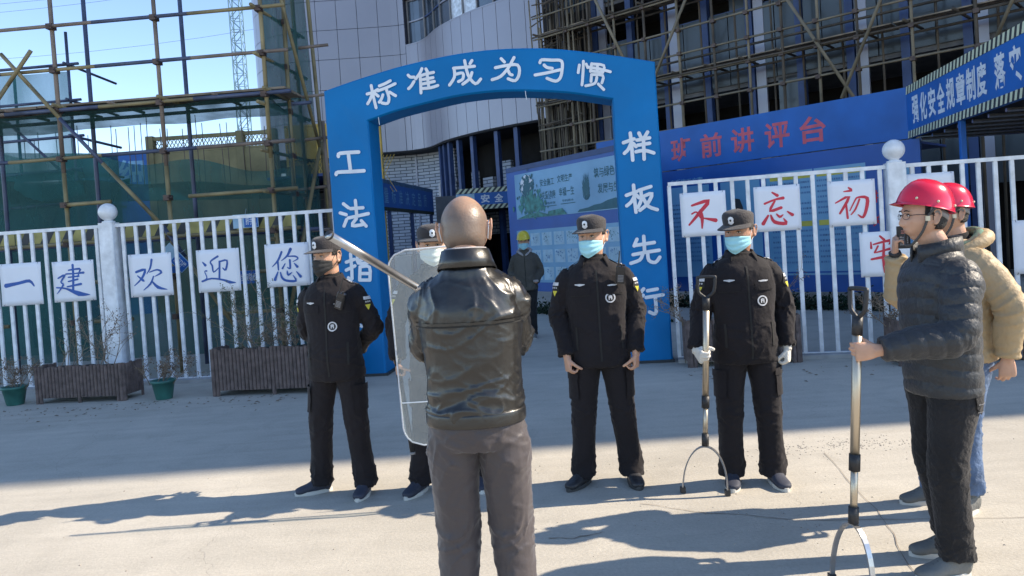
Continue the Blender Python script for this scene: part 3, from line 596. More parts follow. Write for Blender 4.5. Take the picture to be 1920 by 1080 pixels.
# legs and span as one bevelled body: match stations on both outlines
def arch_body():
    I2 = [inner[-1]] + [inner[-2]] + smooth_line(list(reversed(inner[1:-1])), 4)[1:] + [inner[0]]
    a = resample([(0, 0), (0, 3.745)], 14) ; b = resample(smooth_line(outer[1:-1], 6), 30); c = resample([(4.25, 3.74), (4.25, 0)], 14)
    ai = resample([(.566, 0), (.566, 3.31)], 14); bi = resample(smooth_line(list(reversed(inner[1:-1])), 6), 30); ci = resample([(3.70, 3.32), (3.70, 0)], 14)
    OO = a + b[1:] + c[1:]; II = ai + bi[1:] + ci[1:]
    m = MB(); T = 0.50; e = .022; n = len(OO); v = []
    for (o, i) in zip(OO, II):
        dx, dz = i[0] - o[0], i[1] - o[1]; L = math.hypot(dx, dz); ux, uz = dx / L, dz / L
        ring = [(0, e), (0, T - e), (e, T), (L - e, T), (L, T - e), (L, e), (L - e, 0), (L * .66, -.006), (L * .33, -.006), (e, 0)]
        for (q, y) in ring:
            puff = .006 * math.sin(o[1] * 5 + q * 7)
            v.append((o[0] + ux * q, y + (puff if 0 < q < L and y <= 0 else 0), o[1] + uz * q))
    f = []
    K = 10
    for s_ in range(n - 1):
        for k in range(K):
            f.append((s_ * K + k, (s_ + 1) * K + k, (s_ + 1) * K + (k + 1) % K, s_ * K + (k + 1) % K))
    f += [tuple(range(K)), tuple(range((n - 1) * K + K - 1, (n - 1) * K - 1, -1))]
    m.add(v, f); return m
ab = arch_body().obj('arch_body', 'arch_blue', t)
bv = ab.data; bv.polygons.foreach_set('use_smooth', [False] * len(bv.polygons))
for hw, gl in ARCH_GLYPHS:
    g = MB()
    for k, s in enumerate(gl): g.stroke([(x, z, hw * 1.24) for x, z in s], -.016 - .0006 * k)
    g.obj('letter', 'white_print', t)
for (xa, xb) in ((-.02, .60), (3.68, 4.27)):
    MB().box(xa, xb, -.02, .54, 0.004, .035).obj('base_plate', 'hazard_black', t)
for (x, z) in ((.70, 3.35), (2.62, 3.51)):
    g = MB(); g.cyl((x, .02, z + .02), (x + .01, .01, z - .10), .004, n=5); g.obj('tie_cord', 'elastic', t)

# ================================================================ STAGE CANOPY FASCIA AND DISPLAY BOARDS
loc, rz = frame((3.3, 16.5), (6.96, 12.8))
t = thing('canopy', 'long blue canopy fascia with red characters over the display boards', 'canopy', loc, rz)
MB().box(-1.6, 5.21, 0, .10, 2.95, 3.83).obj('fascia', 'banner_blue', t)
MB().box(-1.6, 5.21, .10, 2.2, 3.70, 3.76).obj('roof_sheet', 'dark_blue', t)
MB().box(-1.6, 5.21, .10, 2.2, 2.90, 2.94).obj('ceiling', 'dark_blue', t)
for s_, ch in zip((.70, 1.43, 2.135, 2.865, 3.566), '班前讲评台'):
    MB().text(ch, s_, 3.36, .50, .50, -.004, .022).obj('letter', 'red_print', t)
for x in (-.2, 5.1): MB().bev(x - .05, x + .05, .12, .22, 0, 2.9, .008).obj('post', 'blue_steel', t)

loc, rz = frame((6.96, 12.8), (6.26, 9.0))
t = thing('walkway_canopy', 'blue walkway canopy edged with black and pale stripes and white slogan', 'canopy', loc, rz)
MB().box(.0, 5.2, 0, .08, 2.95, 3.83).obj('fascia', 'banner_blue', t)
MB().box(.0, 5.2, .08, 2.6, 3.72, 3.80).obj('roof_sheet', 'dark_blue', t)
MB().box(.0, 5.2, .08, 2.6, 2.97, 3.0).obj('ceiling', 'dark_room', t)
def hazard(parent, x0, x1, z0, z1, y, step, slant=.5, pale='hazard_pale'):
    MB().add([(x0, y, z0), (x1, y, z0), (x1, y, z1), (x0, y, z1)], [(0, 1, 2, 3)]).obj('stripe_band', 'hazard_black', parent)
    m = MB(); x = x0; h = (z1 - z0) * slant
    while x + step * .5 + h < x1:
        m.add([(x, y - .003, z0), (x + step * .5, y - .003, z0), (x + step * .5 + h, y - .003, z1), (x + h, y - .003, z1)], [(0, 1, 2, 3)]); x += step
    m.obj('stripes', pale, parent)
hazard(t, .01, 5.2, 3.70, 3.83, -.004, .125, .3); hazard(t, .01, 5.2, 2.95, 3.07, -.004, .125, .3)
for s_, ch in zip((.55, 1.02, 1.47, 1.88, 2.24, 2.64, 2.98), '强化安全规章制度'[:7]): pass
for s_, ch in zip((.42, .78, 1.14, 1.50, 1.86, 2.22, 2.56, 2.90, 3.42, 3.82, 4.22, 4.62), '强化安全规章制度落实安全'):
    MB().text(ch, s_, 3.385, .30, .46, -.004, .03).obj('letter', 'white_print', t)
for x in (.02, 2.05, 4.1): MB().bev(x - .04, x + .04, .02, .10, 0, 2.95, .008).obj('post', 'banner_blue', t)
for k in range(9): MB().cyl((.3 + k * .5, .1, 2.90), (.3 + k * .5, 2.5, 2.86), .03, n=6).obj('purlin', 'steel_grey', t)
MB().box(-.3, 6, 2.5, 2.56, .02, 2.9).obj('back_board', 'dark_blue', t)
MB().text('钢丝绳', 3.6, 2.18, 1.15, .32, 2.49, .02).obj('letter', 'print_sky', t)
for j in range(9): MB().box(2.9, 4.9, 2.488, 2.495, 1.86 - j * .14, 1.87 - j * .14).obj('text_line', 'print_text', t)

def lines(parent, x0, x1, z0, z1, n, y, m='print_text', h=.035):
    g = MB()
    for k in range(n):
        z = z1 - (z1 - z0) * (k + .5) / n
        x = x0
        xe = x1 - (rnd.uniform(0, .4) * (x1 - x0) if k % 4 == 3 else 0)
        while x < xe:
            w = rnd.uniform(.015, .045)
            g.add([(x, y, z), (min(x + w, xe), y, z), (min(x + w, xe), y, z + h), (x, y, z + h)], [(0, 1, 2, 3)]); x += w + rnd.uniform(.008, .02)
    o = g.obj('text_block', m, parent); o['kind'] = 'stuff'; return o
# notice boards behind the right railing
loc, rz = frame((3.4, 16.3), (7.0, 12.6))
t = thing('notice_board', 'long row of pale blue notice boards in a dark blue frame behind the railing', 'board', loc, rz)
MB().box(-.1, 5.2, 0, .08, .30, 2.92).obj('backing', 'board_blue', t)
def quad(parent, name, x0, x1, z0, z1, y, m): return MB().box(x0, x1, y, y + .006, z0, z1).obj(name, m, parent)
quad(t, 'sheet', .12, 1.15, .62, 2.55, -.008, 'print_sky'); lines(t, .2, 1.08, .9, 2.2, 14, -.011)
MB().text('专项施工方案', .62, 2.66, .8, .13, -.004, .01).obj('letter', 'print_sky', t)
quad(t, 'sheet', 1.42, 2.28, .62, 2.55, -.008, 'print_sky')
g = MB()   # dark ink statue of a figure on a plinth
g.add([(1.62, -.012, 1.0), (2.02, -.012, 1.0), (1.98, -.012, 1.42), (1.66, -.012, 1.42)], [(0, 1, 2, 3)])
g.add([(1.58 + .5 * (1 if False else 0), -.013, 1.42), (2.10, -.013, 1.42), (2.04, -.013, 1.52), (1.95, -.013, 1.60), (1.88, -.013, 1.80), (1.90, -.013, 2.0), (1.84, -.013, 2.18), (1.74, -.013, 2.20), (1.68, -.013, 2.08), (1.66, -.013, 1.9), (1.60, -.013, 1.7), (1.62, -.013, 1.52)], [tuple(range(12))])
g.obj('silhouette', 'hazard_black', t)
quad(t, 'sheet', 2.42, 4.30, .62, 2.62, -.008, 'print_sky')
for (a, b) in ((2.5, 3.3), (3.42, 4.22)):
    for (z0, z1) in ((1.72, 2.42), (.80, 1.50)):
        lines(t, a, b, z0, z1, 7, -.012)
    for z in (2.46, 1.55): quad(t, 'heading_bar', a, b, z, z + .10, -.012, 'print_yellow')
for x in (3.36,): quad(t, 'divider', x - .012, x + .012, .62, 2.62, -.013, 'board_blue')
quad(t, 'divider', 2.42, 4.30, .66, .69, -.013, 'board_blue')
for k, ch in enumerate('中关'): MB().text(ch, 4.46, 2.0 - .42 * k, .16, .22, -.005, .01).obj('letter', 'red_ink', t)
quad(t, 'sheet', 4.6, 5.1, .62, 2.5, -.008, 'print_sky')
MB().text('工程', 2.02, .84, .25, .12, -.013, .01).obj('letter', 'red_ink', t)

# dark clipped ground cover at the foot of the boards
def leaves(mb, n, fx, r0, r1):
    for _ in range(n):
        c = Vector(fx()); r = rnd.uniform(r0, r1)
        d = Vector((rnd.gauss(0, 1), rnd.gauss(0, 1), rnd.gauss(0, 1))).normalized(); e = d.orthogonal().normalized(); 
        mb.add([c + d * r, c + e * r * .5, c - d * r, c - e * r * .5], [(0, 1, 2, 3)])
loc, rz = frame((3.1, 16.0), (6.9, 12.2))
g = MB(); leaves(g, 5200, lambda: (rnd.uniform(-.4, 5.6), rnd.uniform(-.05, .32), abs(rnd.gauss(0, .13)) + .0), .02, .05)
o = g.obj('ground_cover', 'hedge'); o.location = loc; o.rotation_euler = (0, 0, rz)
tag(o, 'low dark green ground cover along the foot of the notice boards', 'ground cover', kind='stuff')

# green themed poster board by the gate
loc, rz = frame((0.02, 17.3), (2.04, 14.2))
t = thing('poster_board', 'tall blue poster board with a pale landscape print, seen through the arch', 'board', loc, rz)
MB().box(-.05, 4.9, 0, .10, .48, 3.33).obj('backing', 'board_blue', t)
quad(t, 'poster', .30, 4.6, 2.12, 3.14, -.008, 'print_sky')
quad(t, 'rail_top', -.05, 4.9, 3.22, 3.33, -.010, 'blue_steel')
g = MB()
g.add([(.78 + .26 * math.cos(a), -.011, 2.85 + .25 * math.sin(a)) for a in [k * .4488 for k in range(14)]], [tuple(range(14))]); g.obj('moon_print', 'paper', t)
g = MB()
for k in range(220):
    x = rnd.gauss(.80, .14); z = 2.75 + rnd.gauss(0, .16); r = rnd.uniform(.015, .05)
    g.add([(x - r, -.014 - k * .00001, z), (x, -.014 - k * .00001, z - r * rnd.uniform(1, 3)), (x + r, -.014 - k * .00001, z), (x, -.014 - k * .00001, z + r)], [(0, 1, 2, 3)])
g.obj('tree_print', 'print_dark', t)
g = MB()
for k in range(160):
    x = rnd.gauss(.95, .20); z = 2.45 + rnd.gauss(0, .10); r = rnd.uniform(.02, .06)
    g.add([(x - r, -.017 - k * .00001, z), (x, -.017 - k * .00001, z - r * 2), (x + r, -.017 - k * .00001, z), (x, -.017 - k * .00001, z + r)], [(0, 1, 2, 3)])
for (a, b, c) in ((.35, 1.7, .08), (1.5, 2.2, .10)): g.add([(a, -.02, 2.13), (b, -.02, 2.13), ((a + b) / 2 + .2, -.02, 2.13 + c * 1.3), ((a + b) / 2 - .3, -.02, 2.13 + c)], [(0, 1, 2, 3)])
g.obj('grass_print', 'print_green', t)
g = MB()
for (s_, z, h) in ((1.55, 2.87, .20), (2.15, 2.90, .20), (1.62, 2.55, .20), (2.20, 2.57, .20)):
    pass
for (body, s_, z, w, h) in (('安全施工', 1.55, 2.86, .52, .16), ('文明生产', 2.18, 2.88, .52, .16), ('关爱健康', 1.58, 2.58, .52, .18), ('幸福一生', 2.22, 2.60, .52, .18), ('绿色环保', 1.62, 2.40, .40, .05), ('节约用水', 2.25, 2.41, .40, .05)):
    g.text(body, s_, z, w, h, -.012, .01)
for (a, z) in ((1.35, 2.33), (2.0, 2.34)): g.add([(a, -.012, z), (a + .5, -.012, z), (a + .5, -.012, z + .015), (a, -.012, z + .015)], [(0, 1, 2, 3)])
g.obj('small_lettering', 'print_dark', t)
g = MB()
for k in range(60):
    a = rnd.uniform(-.10, .10); b = rnd.uniform(-.14, .14); z = rnd.uniform(2.40, 2.72)
    ww = .012
    g.add([(2.87 + a * .4, -.012 - k * .00002, 2.36), (2.87 + a * 1.1 - ww, -.012 - k * .00002, z), (2.87 + b, -.012 - k * .00002, z + .22), (2.87 + a * 1.1 + ww, -.012 - k * .00002, z)], [(0, 1, 2, 3)])
hp = [(2.55, 2.14), (2.62, 2.19), (2.9, 2.21), (3.1, 2.25), (3.3, 2.26), (3.5, 2.31), (3.75, 2.34), (3.95, 2.28), (4.1, 2.22), (4.3, 2.16)]
g.add([(x, -.012, z) for x, z in hp] + [(4.3, -.012, 2.14)], [tuple(range(len(hp), -1, -1))])
g.obj('ink_print', 'print_dark', t)
MB().text('筑与绿色', 3.45, 2.87, .62, .20, -.012, .012).obj('lettering', 'print_dark', t)
MB().text('发展与生态', 3.62, 2.55, .78, .20, -.012, .012).obj('lettering', 'print_dark', t)
MB().text('共生', 4.0, 2.98, .40, .24, -.012, .012).obj('lettering', 'red_print', t)
MB().text('谐调', 4.28, 2.62, .42, .24, -.012, .012).obj('lettering', 'red_print', t)
quad(t, 'picture_sheet', .25, 4.35, .68, 1.86, -.008, 'print_sky')
for r_ in range(3):
    for c_ in range(9):
        x0 = .36 + c_ * .44; z0 = 1.50 - r_ * .38
        quad(t, 'picture', x0, x0 + .36, z0, z0 + .28, -.012, 'print_pale')
        g = MB()
        for k in range(14):
            x = x0 + rnd.uniform(.05, .31); z = z0 + rnd.uniform(.05, .23); dx = rnd.uniform(-.07, .07); dz = rnd.uniform(-.06, .06)
            g.add([(x, -.0135 - k * .00002, z), (x + dx, -.0135 - k * .00002, z + dz), (x + dx * .6 + .02, -.0135 - k * .00002, z + dz + .02)], [(0, 1, 2)])
        g.obj('drawing', rnd.choice(['print_text', 'print_dark', 'print_text']), t)
MB().text('质\n量\n安\n全\n标\n准\n化\n管\n理', 4.55, 1.2, .09, 1.1, -.012, .01).obj('lettering', 'print_sky', t)
for x in (.2, 2.4, 4.7): MB().bev(x - .04, x + .04, .12, .20, 0, 3.2, .006).obj('post', 'blue_steel', t)
loc, rz = frame((-.2, 17.2), (1.9, 14.0))
g = MB(); leaves(g, 2600, lambda: (rnd.uniform(0, 5.0), rnd.uniform(0.02, .35), abs(rnd.gauss(0, .14))), .02, .05)
o = g.obj('ground_cover', 'hedge'); o.location = loc; o.rotation_euler = (0, 0, rz)
tag(o, 'dark ground cover below the poster board seen through the arch', 'ground cover', kind='stuff')

# ================================================================ LEFT SCAFFOLD
loc, rz = frame((-8.0, 11.25), (-3.0, 10.93))
t = thing('scaffold', 'tall open pole scaffold with green netting behind the white railing', 'scaffold', loc, rz)
def pole(parent, p0, p1, m, r=.030, name='pole', n=8):
    return MB().cyl(p0, p1, r * rnd.uniform(.94, 1.06), n=n).obj(name, m, parent, True)
ROW = (0, .78, 1.5)
for i, x in enumerate((-.2, 1.37, 2.965, 4.55)):
    for j, y in enumerate(ROW):
        lean = rnd.uniform(-.02, .02)
        if i == 3 and j == 1: lean = .10
        mats_ = ['pole_tan', 'pole_dark', 'pole_dark'][j]
        z = 0.0
        if j == 0:
            mk = 'pole_tan' if i != 1 else 'pole_rust'
            pole(t, (x, y, 0), (x + lean * .4, y, 3.1), 'pole_tan', .033, 'standard'); pole(t, (x + lean * .4, y, 3.1), (x + lean, y, 6.6), 'pole_rust' if i in (1, 2) else 'pole_tan', .033, 'standard')
        elif i == 3 or j == 1: pole(t, (x, y, 0), (x + lean, y, 6.6), 'pole_tan' if i == 3 else 'pole_dark', .033, 'standard')
for z, rowsz in ((.85, 0), (1.44, 0), (2.03, 0), (2.62, 0), (3.31, 0), (4.03, 0), (4.63, 0), (5.28, 0)):
    x = -.9
    k = 0
    ends = {.85: [(-.9, .35), (1.7, 2.3), (3.6, 4.7)], 1.44: [(1.5, 2.6), (3.9, 4.6)], 2.62: [(1.4, 2.1), (3.3, 4.95)]}.get(z, [(-.9, 4.95)])
    for (a, b) in ends:
        segs = max(1, int((b - a) / 1.2)); 
        for s_ in range(segs):
            xa = a + (b - a) * s_ / segs; xb = a + (b - a) * (s_ + 1) / segs
            m = ['pole_rust', 'pole_dark', 'pole_tan', 'pole_dark'][(s_ + int(z * 3)) % 4] if z > 2.7 else 'pole_tan'
            pole(t, (xa, -.06, z + .004 * s_), (xb, -.06, z + .004 * (s_ + 1)), m, .028, 'ledger')
for z in (4.03, 2.03):
    pole(t, (-.9, .84, z + .01), (4.95, .84, z + .01), 'pole_dark', .028, 'ledger')
for x in (-.2, 1.37, 2.965, 4.55):
    for z in (2.08, 4.09): pole(t, (x + .06, -.22, z), (x + .06, .95, z), 'pole_tan', .026, 'transom')
for x in (0.6, 2.2, 3.8): pole(t, (x, -.10, 4.09), (x, .85, 4.09), 'pole_rust', .026, 'transom')
# end frame on the right
for z in (1.2, 1.9, 2.6, 3.2, 3.9, 4.6, 5.3): pole(t, (4.50, -.2, z), (4.60, 1.75, z + .03), 'pole_tan', .028, 'transom')
pole(t, (4.62, .1, 6.6), (4.85, 1.5, 3.3), 'pole_tan', .030, 'brace'); pole(t, (4.85, 1.5, 3.5), (4.62, 0, .6), 'pole_tan', .030, 'brace')
pole(t, (4.75, 1.6, 6.6), (4.95, 1.5, 0), 'pole_tan', .033, 'standard'); pole(t, (5.0, 1.2, 3.8), (5.05, 1.3, 0), 'pole_rust', .030, 'standard')
for z in (2.0, 2.7, 3.5, 4.2, 5.0): pole(t, (4.35, 1.2, z), (5.15, 1.3, z + .05), 'pole_rust', .026, 'ledger')
# braces
def two_tone(p0, p1, u, m0, m1, r=.030):
    a = Vector(p0); b = Vector(p1); c = a.lerp(b, u)
    pole(t, a, c, m0, r, 'brace'); pole(t, c, b, m1, r, 'brace')
two_tone((.62, -.12, 4.92), (1.45, -.12, 3.90), .5, 'pole_tan', 'pole_tan'); two_tone((1.45, -.12, 3.90), (2.9, -.12, 2.2), .42, 'pole_dark', 'pole_tan')
two_tone((1.12, -.16, 4.92), (.3, -.16, 3.95), .5, 'pole_tan', 'pole_tan')
two_tone((2.9, -.12, 2.2), (3.9, -.1, .6), .3, 'pole_dark', 'pole_tan')
# platform with boards
for k in range(5):
    for s_ in range(3):
        xa = -.9 + s_ * 1.92; MB().box(xa, xa + 1.90, .02 + k * .15, .15 + k * .15, 4.10 + rnd.uniform(0, .012), 4.14).obj('plank', 'plank', t)
for s_ in range(4):
    xa = -.9 + s_ * 1.45; MB().box(xa, xa + 1.43, -.035, -.02, 2.07, 2.24).obj('toe_board', 'hazard_yellow', t)
    m = MB(); x = xa + .05
    while x < xa + 1.3: m.add([(x, -.037, 2.07), (x + .14, -.037, 2.07), (x + .24, -.037, 2.24), (x + .10, -.037, 2.24)], [(0, 1, 2, 3)]); x += .33
    m.obj('stripes', 'hazard_black', t)
cp = MB()
for x in (-.2, 1.37, 2.965, 4.55):
    for z in (.85, 1.44, 2.03, 2.62, 3.31, 4.03, 4.63, 5.28):
        cp.box(x - .045, x + .045, -.095, .03, z - .04, z + .04); cp.cyl((x + .03, -.12, z), (x + .075, -.06, z), .012, n=6)
for z in (1.2, 1.9, 2.6, 3.2, 3.9, 4.6, 5.3): cp.box(4.5, 4.6, 1.43, 1.56, z - .03, z + .05); cp.box(4.55, 4.64, .74, .86, z - .03, z + .05)
cp.obj('coupler', 'coupler', t)['kind'] = 'stuff'
def sheet(parent, name, m, p00, p10, p11, p01, nx=18, nz=12, amp=.04, seed=0, sag=0.0):
    v = []; f = []
    A, B, C_, D = map(Vector, (p00, p10, p11, p01)); nrm = (B - A).cross(D - A).normalized()
    for i in range(nx + 1):
        for j in range(nz + 1):
            u, w = i / nx, j / nz
            p = A.lerp(B, u).lerp(D.lerp(C_, u), w)
            d = amp * (math.sin(u * 17 + seed) * .5 + math.sin(u * 31 + w * 6 + seed * 2) * .3 + math.sin(w * 9 + u * 5 + seed) * .4)
            v.append(p + nrm * d - Vector((0, 0, sag * math.sin(u * math.pi * 3) ** 2 * w)))
    for i in range(nx):
        for j in range(nz): a = i * (nz + 1) + j; f.append((a, a + nz + 1, a + nz + 2, a + 1))
    mb = MB(); mb.add(v, f); return mb.obj(name, m, parent, True)
sheet(t, 'netting', 'net', (-1.4, 1.62, .05), (4.6, 1.62, .05), (4.6, 1.62, 2.85), (-1.4, 1.62, 3.35), 40, 14, .05, 1, .06)
sheet(t, 'netting', 'net', (-1.4, .70, 3.85), (4.6, .70, 3.85), (4.6, .05, 4.02), (-1.4, .05, 4.02), 40, 3, .03, 2)
sheet(t, 'netting', 'net', (4.58, .1, .05), (4.75, 1.6, .05), (4.70, 1.6, 6.6), (4.50, .1, 6.6), 8, 30, .03, 3)
sheet(t, 'netting', 'net_thin', (-1.4, 1.66, 2.9), (4.6, 1.66, 2.6), (4.6, 1.66, 3.15), (-1.4, 1.66, 3.9), 40, 6, .04, 4, .15)

# small blue tags tied to the scaffold
def small_sign(label, x, z, w, h, body, tilt=0, y=-.16, split=False):
    c, s_ = math.cos(rzS), math.sin(rzS)
    q = thing('hanging_sign', label, 'sign', (-8.0 + x * c - y * s_, 11.25 + x * s_ + y * c, z), rzS, 'small blue scaffold signs')
    q.rotation_euler = (0, tilt, rzS)
    MB().bev(-w / 2, w / 2, 0, .008, -h / 2, h / 2, .002).obj('plate', 'print_pale' if split else 'banner_blue', q)
    if split: MB().box(-.02, w / 2 - .01, -.004, -.001, -h / 2 + .01, h / 2 - .01).obj('panel', 'banner_blue', q)
    if body: MB().text(body, (w * .22 if split else 0), 0, w * (.42 if split else .85), h * .6, -.006, .015).obj('lettering', 'white_print', q)
    MB().cyl((0, .004, h / 2), (.01, .03, h / 2 + .08), .003, n=4).obj('wire', 'steel_grey', q)
_, rzS = frame((-8.0, 11.25), (-3.0, 10.93))
small_sign('small blue and white sign near the top of the railing left of the arch', 4.17, 2.19, .38, .20, '脚手板', 0, split=True)
small_sign('tilted white and blue tag hanging between the two middle blue signs', 3.15, 1.72, .44, .19, '剪刀撑', R(48), y=-.3, split=True)
small_sign('blue sign at shoulder height right of the greet sign', 4.13, 1.37, .34, .19, '首步架踏板', 0)
small_sign('little blue sign just beside the ball post', 2.22, 1.36, .22, .17, '外架', 0)
small_sign('little plain blue tag on the pole behind the tilted tag', 3.0, 1.55, .16, .10, '', 0)
small_sign('narrow blue tag by the shoulder of the guard in black mask', 4.85, 1.28, .2, .12, '扫地', 0)

# netted stair tower at the far end of the yard
t = thing('stair_tower', 'green netted scaffold tower at the far end of the yard', 'scaffold', (-9.0, 14.6, 0))
for (x, y) in ((-1.5, 0), (.55, 0), (-1.5, 1.5)): pole(t, (x, y, 0), (x + .02, y, 6.3 if x > 0 else 6.0), 'pole_dark', .03, 'standard')
for z in (2.9, 3.55, 4.2, 4.9, 5.6):
    pole(t, (-1.8, -.05, z), (.8, -.05, z + .06), 'pole_dark', .028, 'ledger'); pole(t, (.6, -.2, z + .05), (.6, 1.7, z + .05), 'pole_dark', .028, 'transom')
pole(t, (-1.4, -.1, 5.4), (.6, -.1, 3.3), 'pole_dark', .028, 'brace')
sheet(t, 'netting', 'net_thin', (-2.2, .08, 0), (.5, .08, 0), (.5, .08, 5.55), (-2.2, .08, 5.55), 14, 14, .05, 5)
sheet(t, 'netting', 'net', (-2.2, 1.5, 0), (.6, 1.5, 0), (.6, 1.5, 4.1), (-2.2, 1.5, 4.3), 14, 14, .06, 6)
for k in range(6): MB().box(-2 + k * .42, -1.6 + k * .42, .1, 1.4, 3.6, 3.64).obj('plank', 'plank', t)

# far retaining wall with painted slogan, yellow mesh parapet and starter bars
t = thing('site_wall', 'far yellow and blue painted site wall with a lattice top, behind the scaffold', 'wall', (0, 25, 0))
MB().box(-14.9, -12.05, 0, .2, 0, 5.4).obj('blue_panel', 'banner_blue', t)
MB().text('精细', -13.1, 4.75, 1.9, .95, -.006, .02).obj('lettering', 'print_sky', t)
MB().text('保', -14.3, 4.5, .6, .6, -.006, .02).obj('lettering', 'print_sky', t)
MB().box(-12.04, -7.75, 0, .2, 0, 5.35).obj('yellow_panel', 'yellow_wall', t)
for x in (-12.04, -9.0, -7.9): MB().bev(x, x + .25, -.04, .24, 0, 5.95, .01).obj('pillar', 'yellow_wall', t)
MB().box(-12.0, -7.8, .02, .14, 5.80, 5.92).obj('top_rail', 'yellow_wall', t); MB().box(-12.0, -7.8, .02, .14, 5.36, 5.42).obj('bottom_rail', 'yellow_wall', t)
g = MB(); x = -12.0
while x < -7.9:
    g.cyl((x, .08, 5.40), (x + .25, .08, 5.82), .014, n=4, caps=False); g.cyl((x + .25, .085, 5.40), (x, .085, 5.82), .014, n=4, caps=False); x += .125
g.obj('lattice', 'yellow_wall', t)['kind'] = 'stuff'
MB().box(-24, -14.92, .3, .5, 0, 4.6).obj('grey_panel', 'concrete_wall', t)
t = thing('ochre_hoarding', 'ochre mesh hoarding with thin bars in front, just left of the arch', 'hoarding', (0, 25.5, 0))
MB().box(-7.5, -4.2, 0, .1, 4.9, 6.02).obj('solid_panel', 'ochre', t)
MB().box(-7.5, -4.2, .12, .16, 3.2, 4.88).obj('backing', 'yellow_wall', t)
g = MB(); x = -7.5
while x < -4.4:
    g.cyl((x, .03, 3.6), (x + .7, .03, 4.88), .012, n=4, caps=False); g.cyl((x + .7, .04, 3.6), (x, .04, 4.88), .012, n=4, caps=False); x += .12
g.obj('mesh', 'ochre', t)['kind'] = 'stuff'
for x in (-7.5, -5.9, -4.3): MB().box(x, x + .08, -.03, -.002, 0, 6.05).obj('post', 'ochre', t)
MB().box(-7.5, -4.2, -.03, 0, 6.02, 6.08).obj('top_rail', 'ochre', t)
# rebar cage
t = thing('rebar_cage', 'dark cage of reinforcing bars between the scaffold and the arch', 'rebar', (-6.4, 22.5, 0))
for k in range(14):
    x = -.7 + k * .12; pole(t, (x, rnd.uniform(0, .8), 0), (x + rnd.uniform(-.03, .03), rnd.uniform(0, .8), rnd.uniform(3.6, 4.6) if k % 4 else rnd.uniform(4.8, 5.6)), 'rebar', .014, 'bar', 5)
for k in range(12): pole(t, (-.85, .4, .5 + k * .28), (1.3, .4, .5 + k * .28), 'rebar', .012, 'tie', 5)
MB().box(-.9, 1.6, 1.0, 1.3, 0, 3.5).obj('formwork', 'dark_room', t)
for k in range(6): MB().box(-.9 + k * .42, -.52 + k * .42, .92, .98, 1.5, 3.55 - .05 * (k % 3)).obj('board', 'rubber', t)
t = thing('starter_bars', 'thin starter bars sticking up above the far wall against the sky', 'rebar', (0, 24.6, 0))
x = -17.5
while x < -7.6:
    h = rnd.uniform(5.9, 6.5)
    for dx in (0, .18): pole(t, (x + dx, 0, 4.2), (x + dx + rnd.uniform(-.05, .05), 0, h + rnd.uniform(-.2, .2)), 'rebar', .013, 'bar', 5)
    x += rnd.uniform(.35, .85)
# tower crane mast
t = thing('tower_crane', 'blue grey lattice mast of a distant tower crane against the sky', 'crane', (-38.2, 110, 0))
for (x, y) in ((-.75, -.75), (.75, -.75), (-.75, .75), (.75, .75)): pole(t, (x, y, 0), (x, y, 48), 'crane', .10, 'chord', 4)
g = MB()
for k in range(30):
    z = k * 1.6; s_ = 1 if k % 2 else -1
    for y in (-.75, .75):
        g.cyl((-.75 * s_, y, z), (.75 * s_, y, z + 1.6), .055, n=4, caps=False); g.cyl((-.75, y, z), (.75, y, z), .05, n=4, caps=False)
    for x in (-.75, .75): g.cyl((x, -.75 * s_, z), (x, .75 * s_, z + 1.6), .055, n=4, caps=False); g.cyl((x, -.75, z), (x, .75, z), .05, n=4, caps=False)
g.obj('lacing', 'crane', t)
# overhead cables
for k, (z0, z1, y) in enumerate(((22.5, 27.5, 60), (23.6, 28.4, 61), (18.5, 22.0, 58))):
    P = [(-50 + i * 4.4, y + i * .3, z0 + (z1 - z0) * i / 10 - 1.1 * math.sin(math.pi * i / 10)) for i in range(11)]
    o = MB().tube(P, .012, 4).obj('overhead_cable', 'rubber')
    tag(o, ['lowest thin cable crossing the sky behind the scaffold', 'topmost thin cable crossing the sky behind the scaffold', 'thin sagging cable low over the far wall'][k], 'cable')

# ================================================================ MAIN BUILDING (clad tower, arcade, facade behind the poles)
bld = thing('main_building', 'curved grey panel clad building with bare block walls below, behind the arch', 'building', (0, 0, 0))
path = [(-13.4, 42.5), (-12.9, 39.6), (-11.9, 37.9), (-10.7, 37.15), (-9.4, 36.95), (-8.2, 36.95), (-7.0, 36.95), (-5.8, 36.95), (-4.6, 36.8), (-3.6, 36.0), (-2.66, 34.1), (-1.28, 32.3), (0.0, 31.1), (1.3, 30.1), (2.2, 29.4)]
P = resample(smooth_line(path, 8), 400)
acc = [0]
for i in range(400): acc.append(acc[-1] + math.dist(P[i], P[i + 1]))
def at_s(s_):
    s_ = max(0, min(acc[-1] - 1e-6, s_)); i = min(399, int(s_ / acc[-1] * 400))
    u = (s_ - acc[i]) / (acc[i + 1] - acc[i]); a, b = P[i], P[i + 1]
    dx, dy = b[0] - a[0], b[1] - a[1]; L = math.hypot(dx, dy)
    return (a[0] + dx * u, a[1] + dy * u, dy / L, -dx / L)      # point, outward normal (towards the camera)
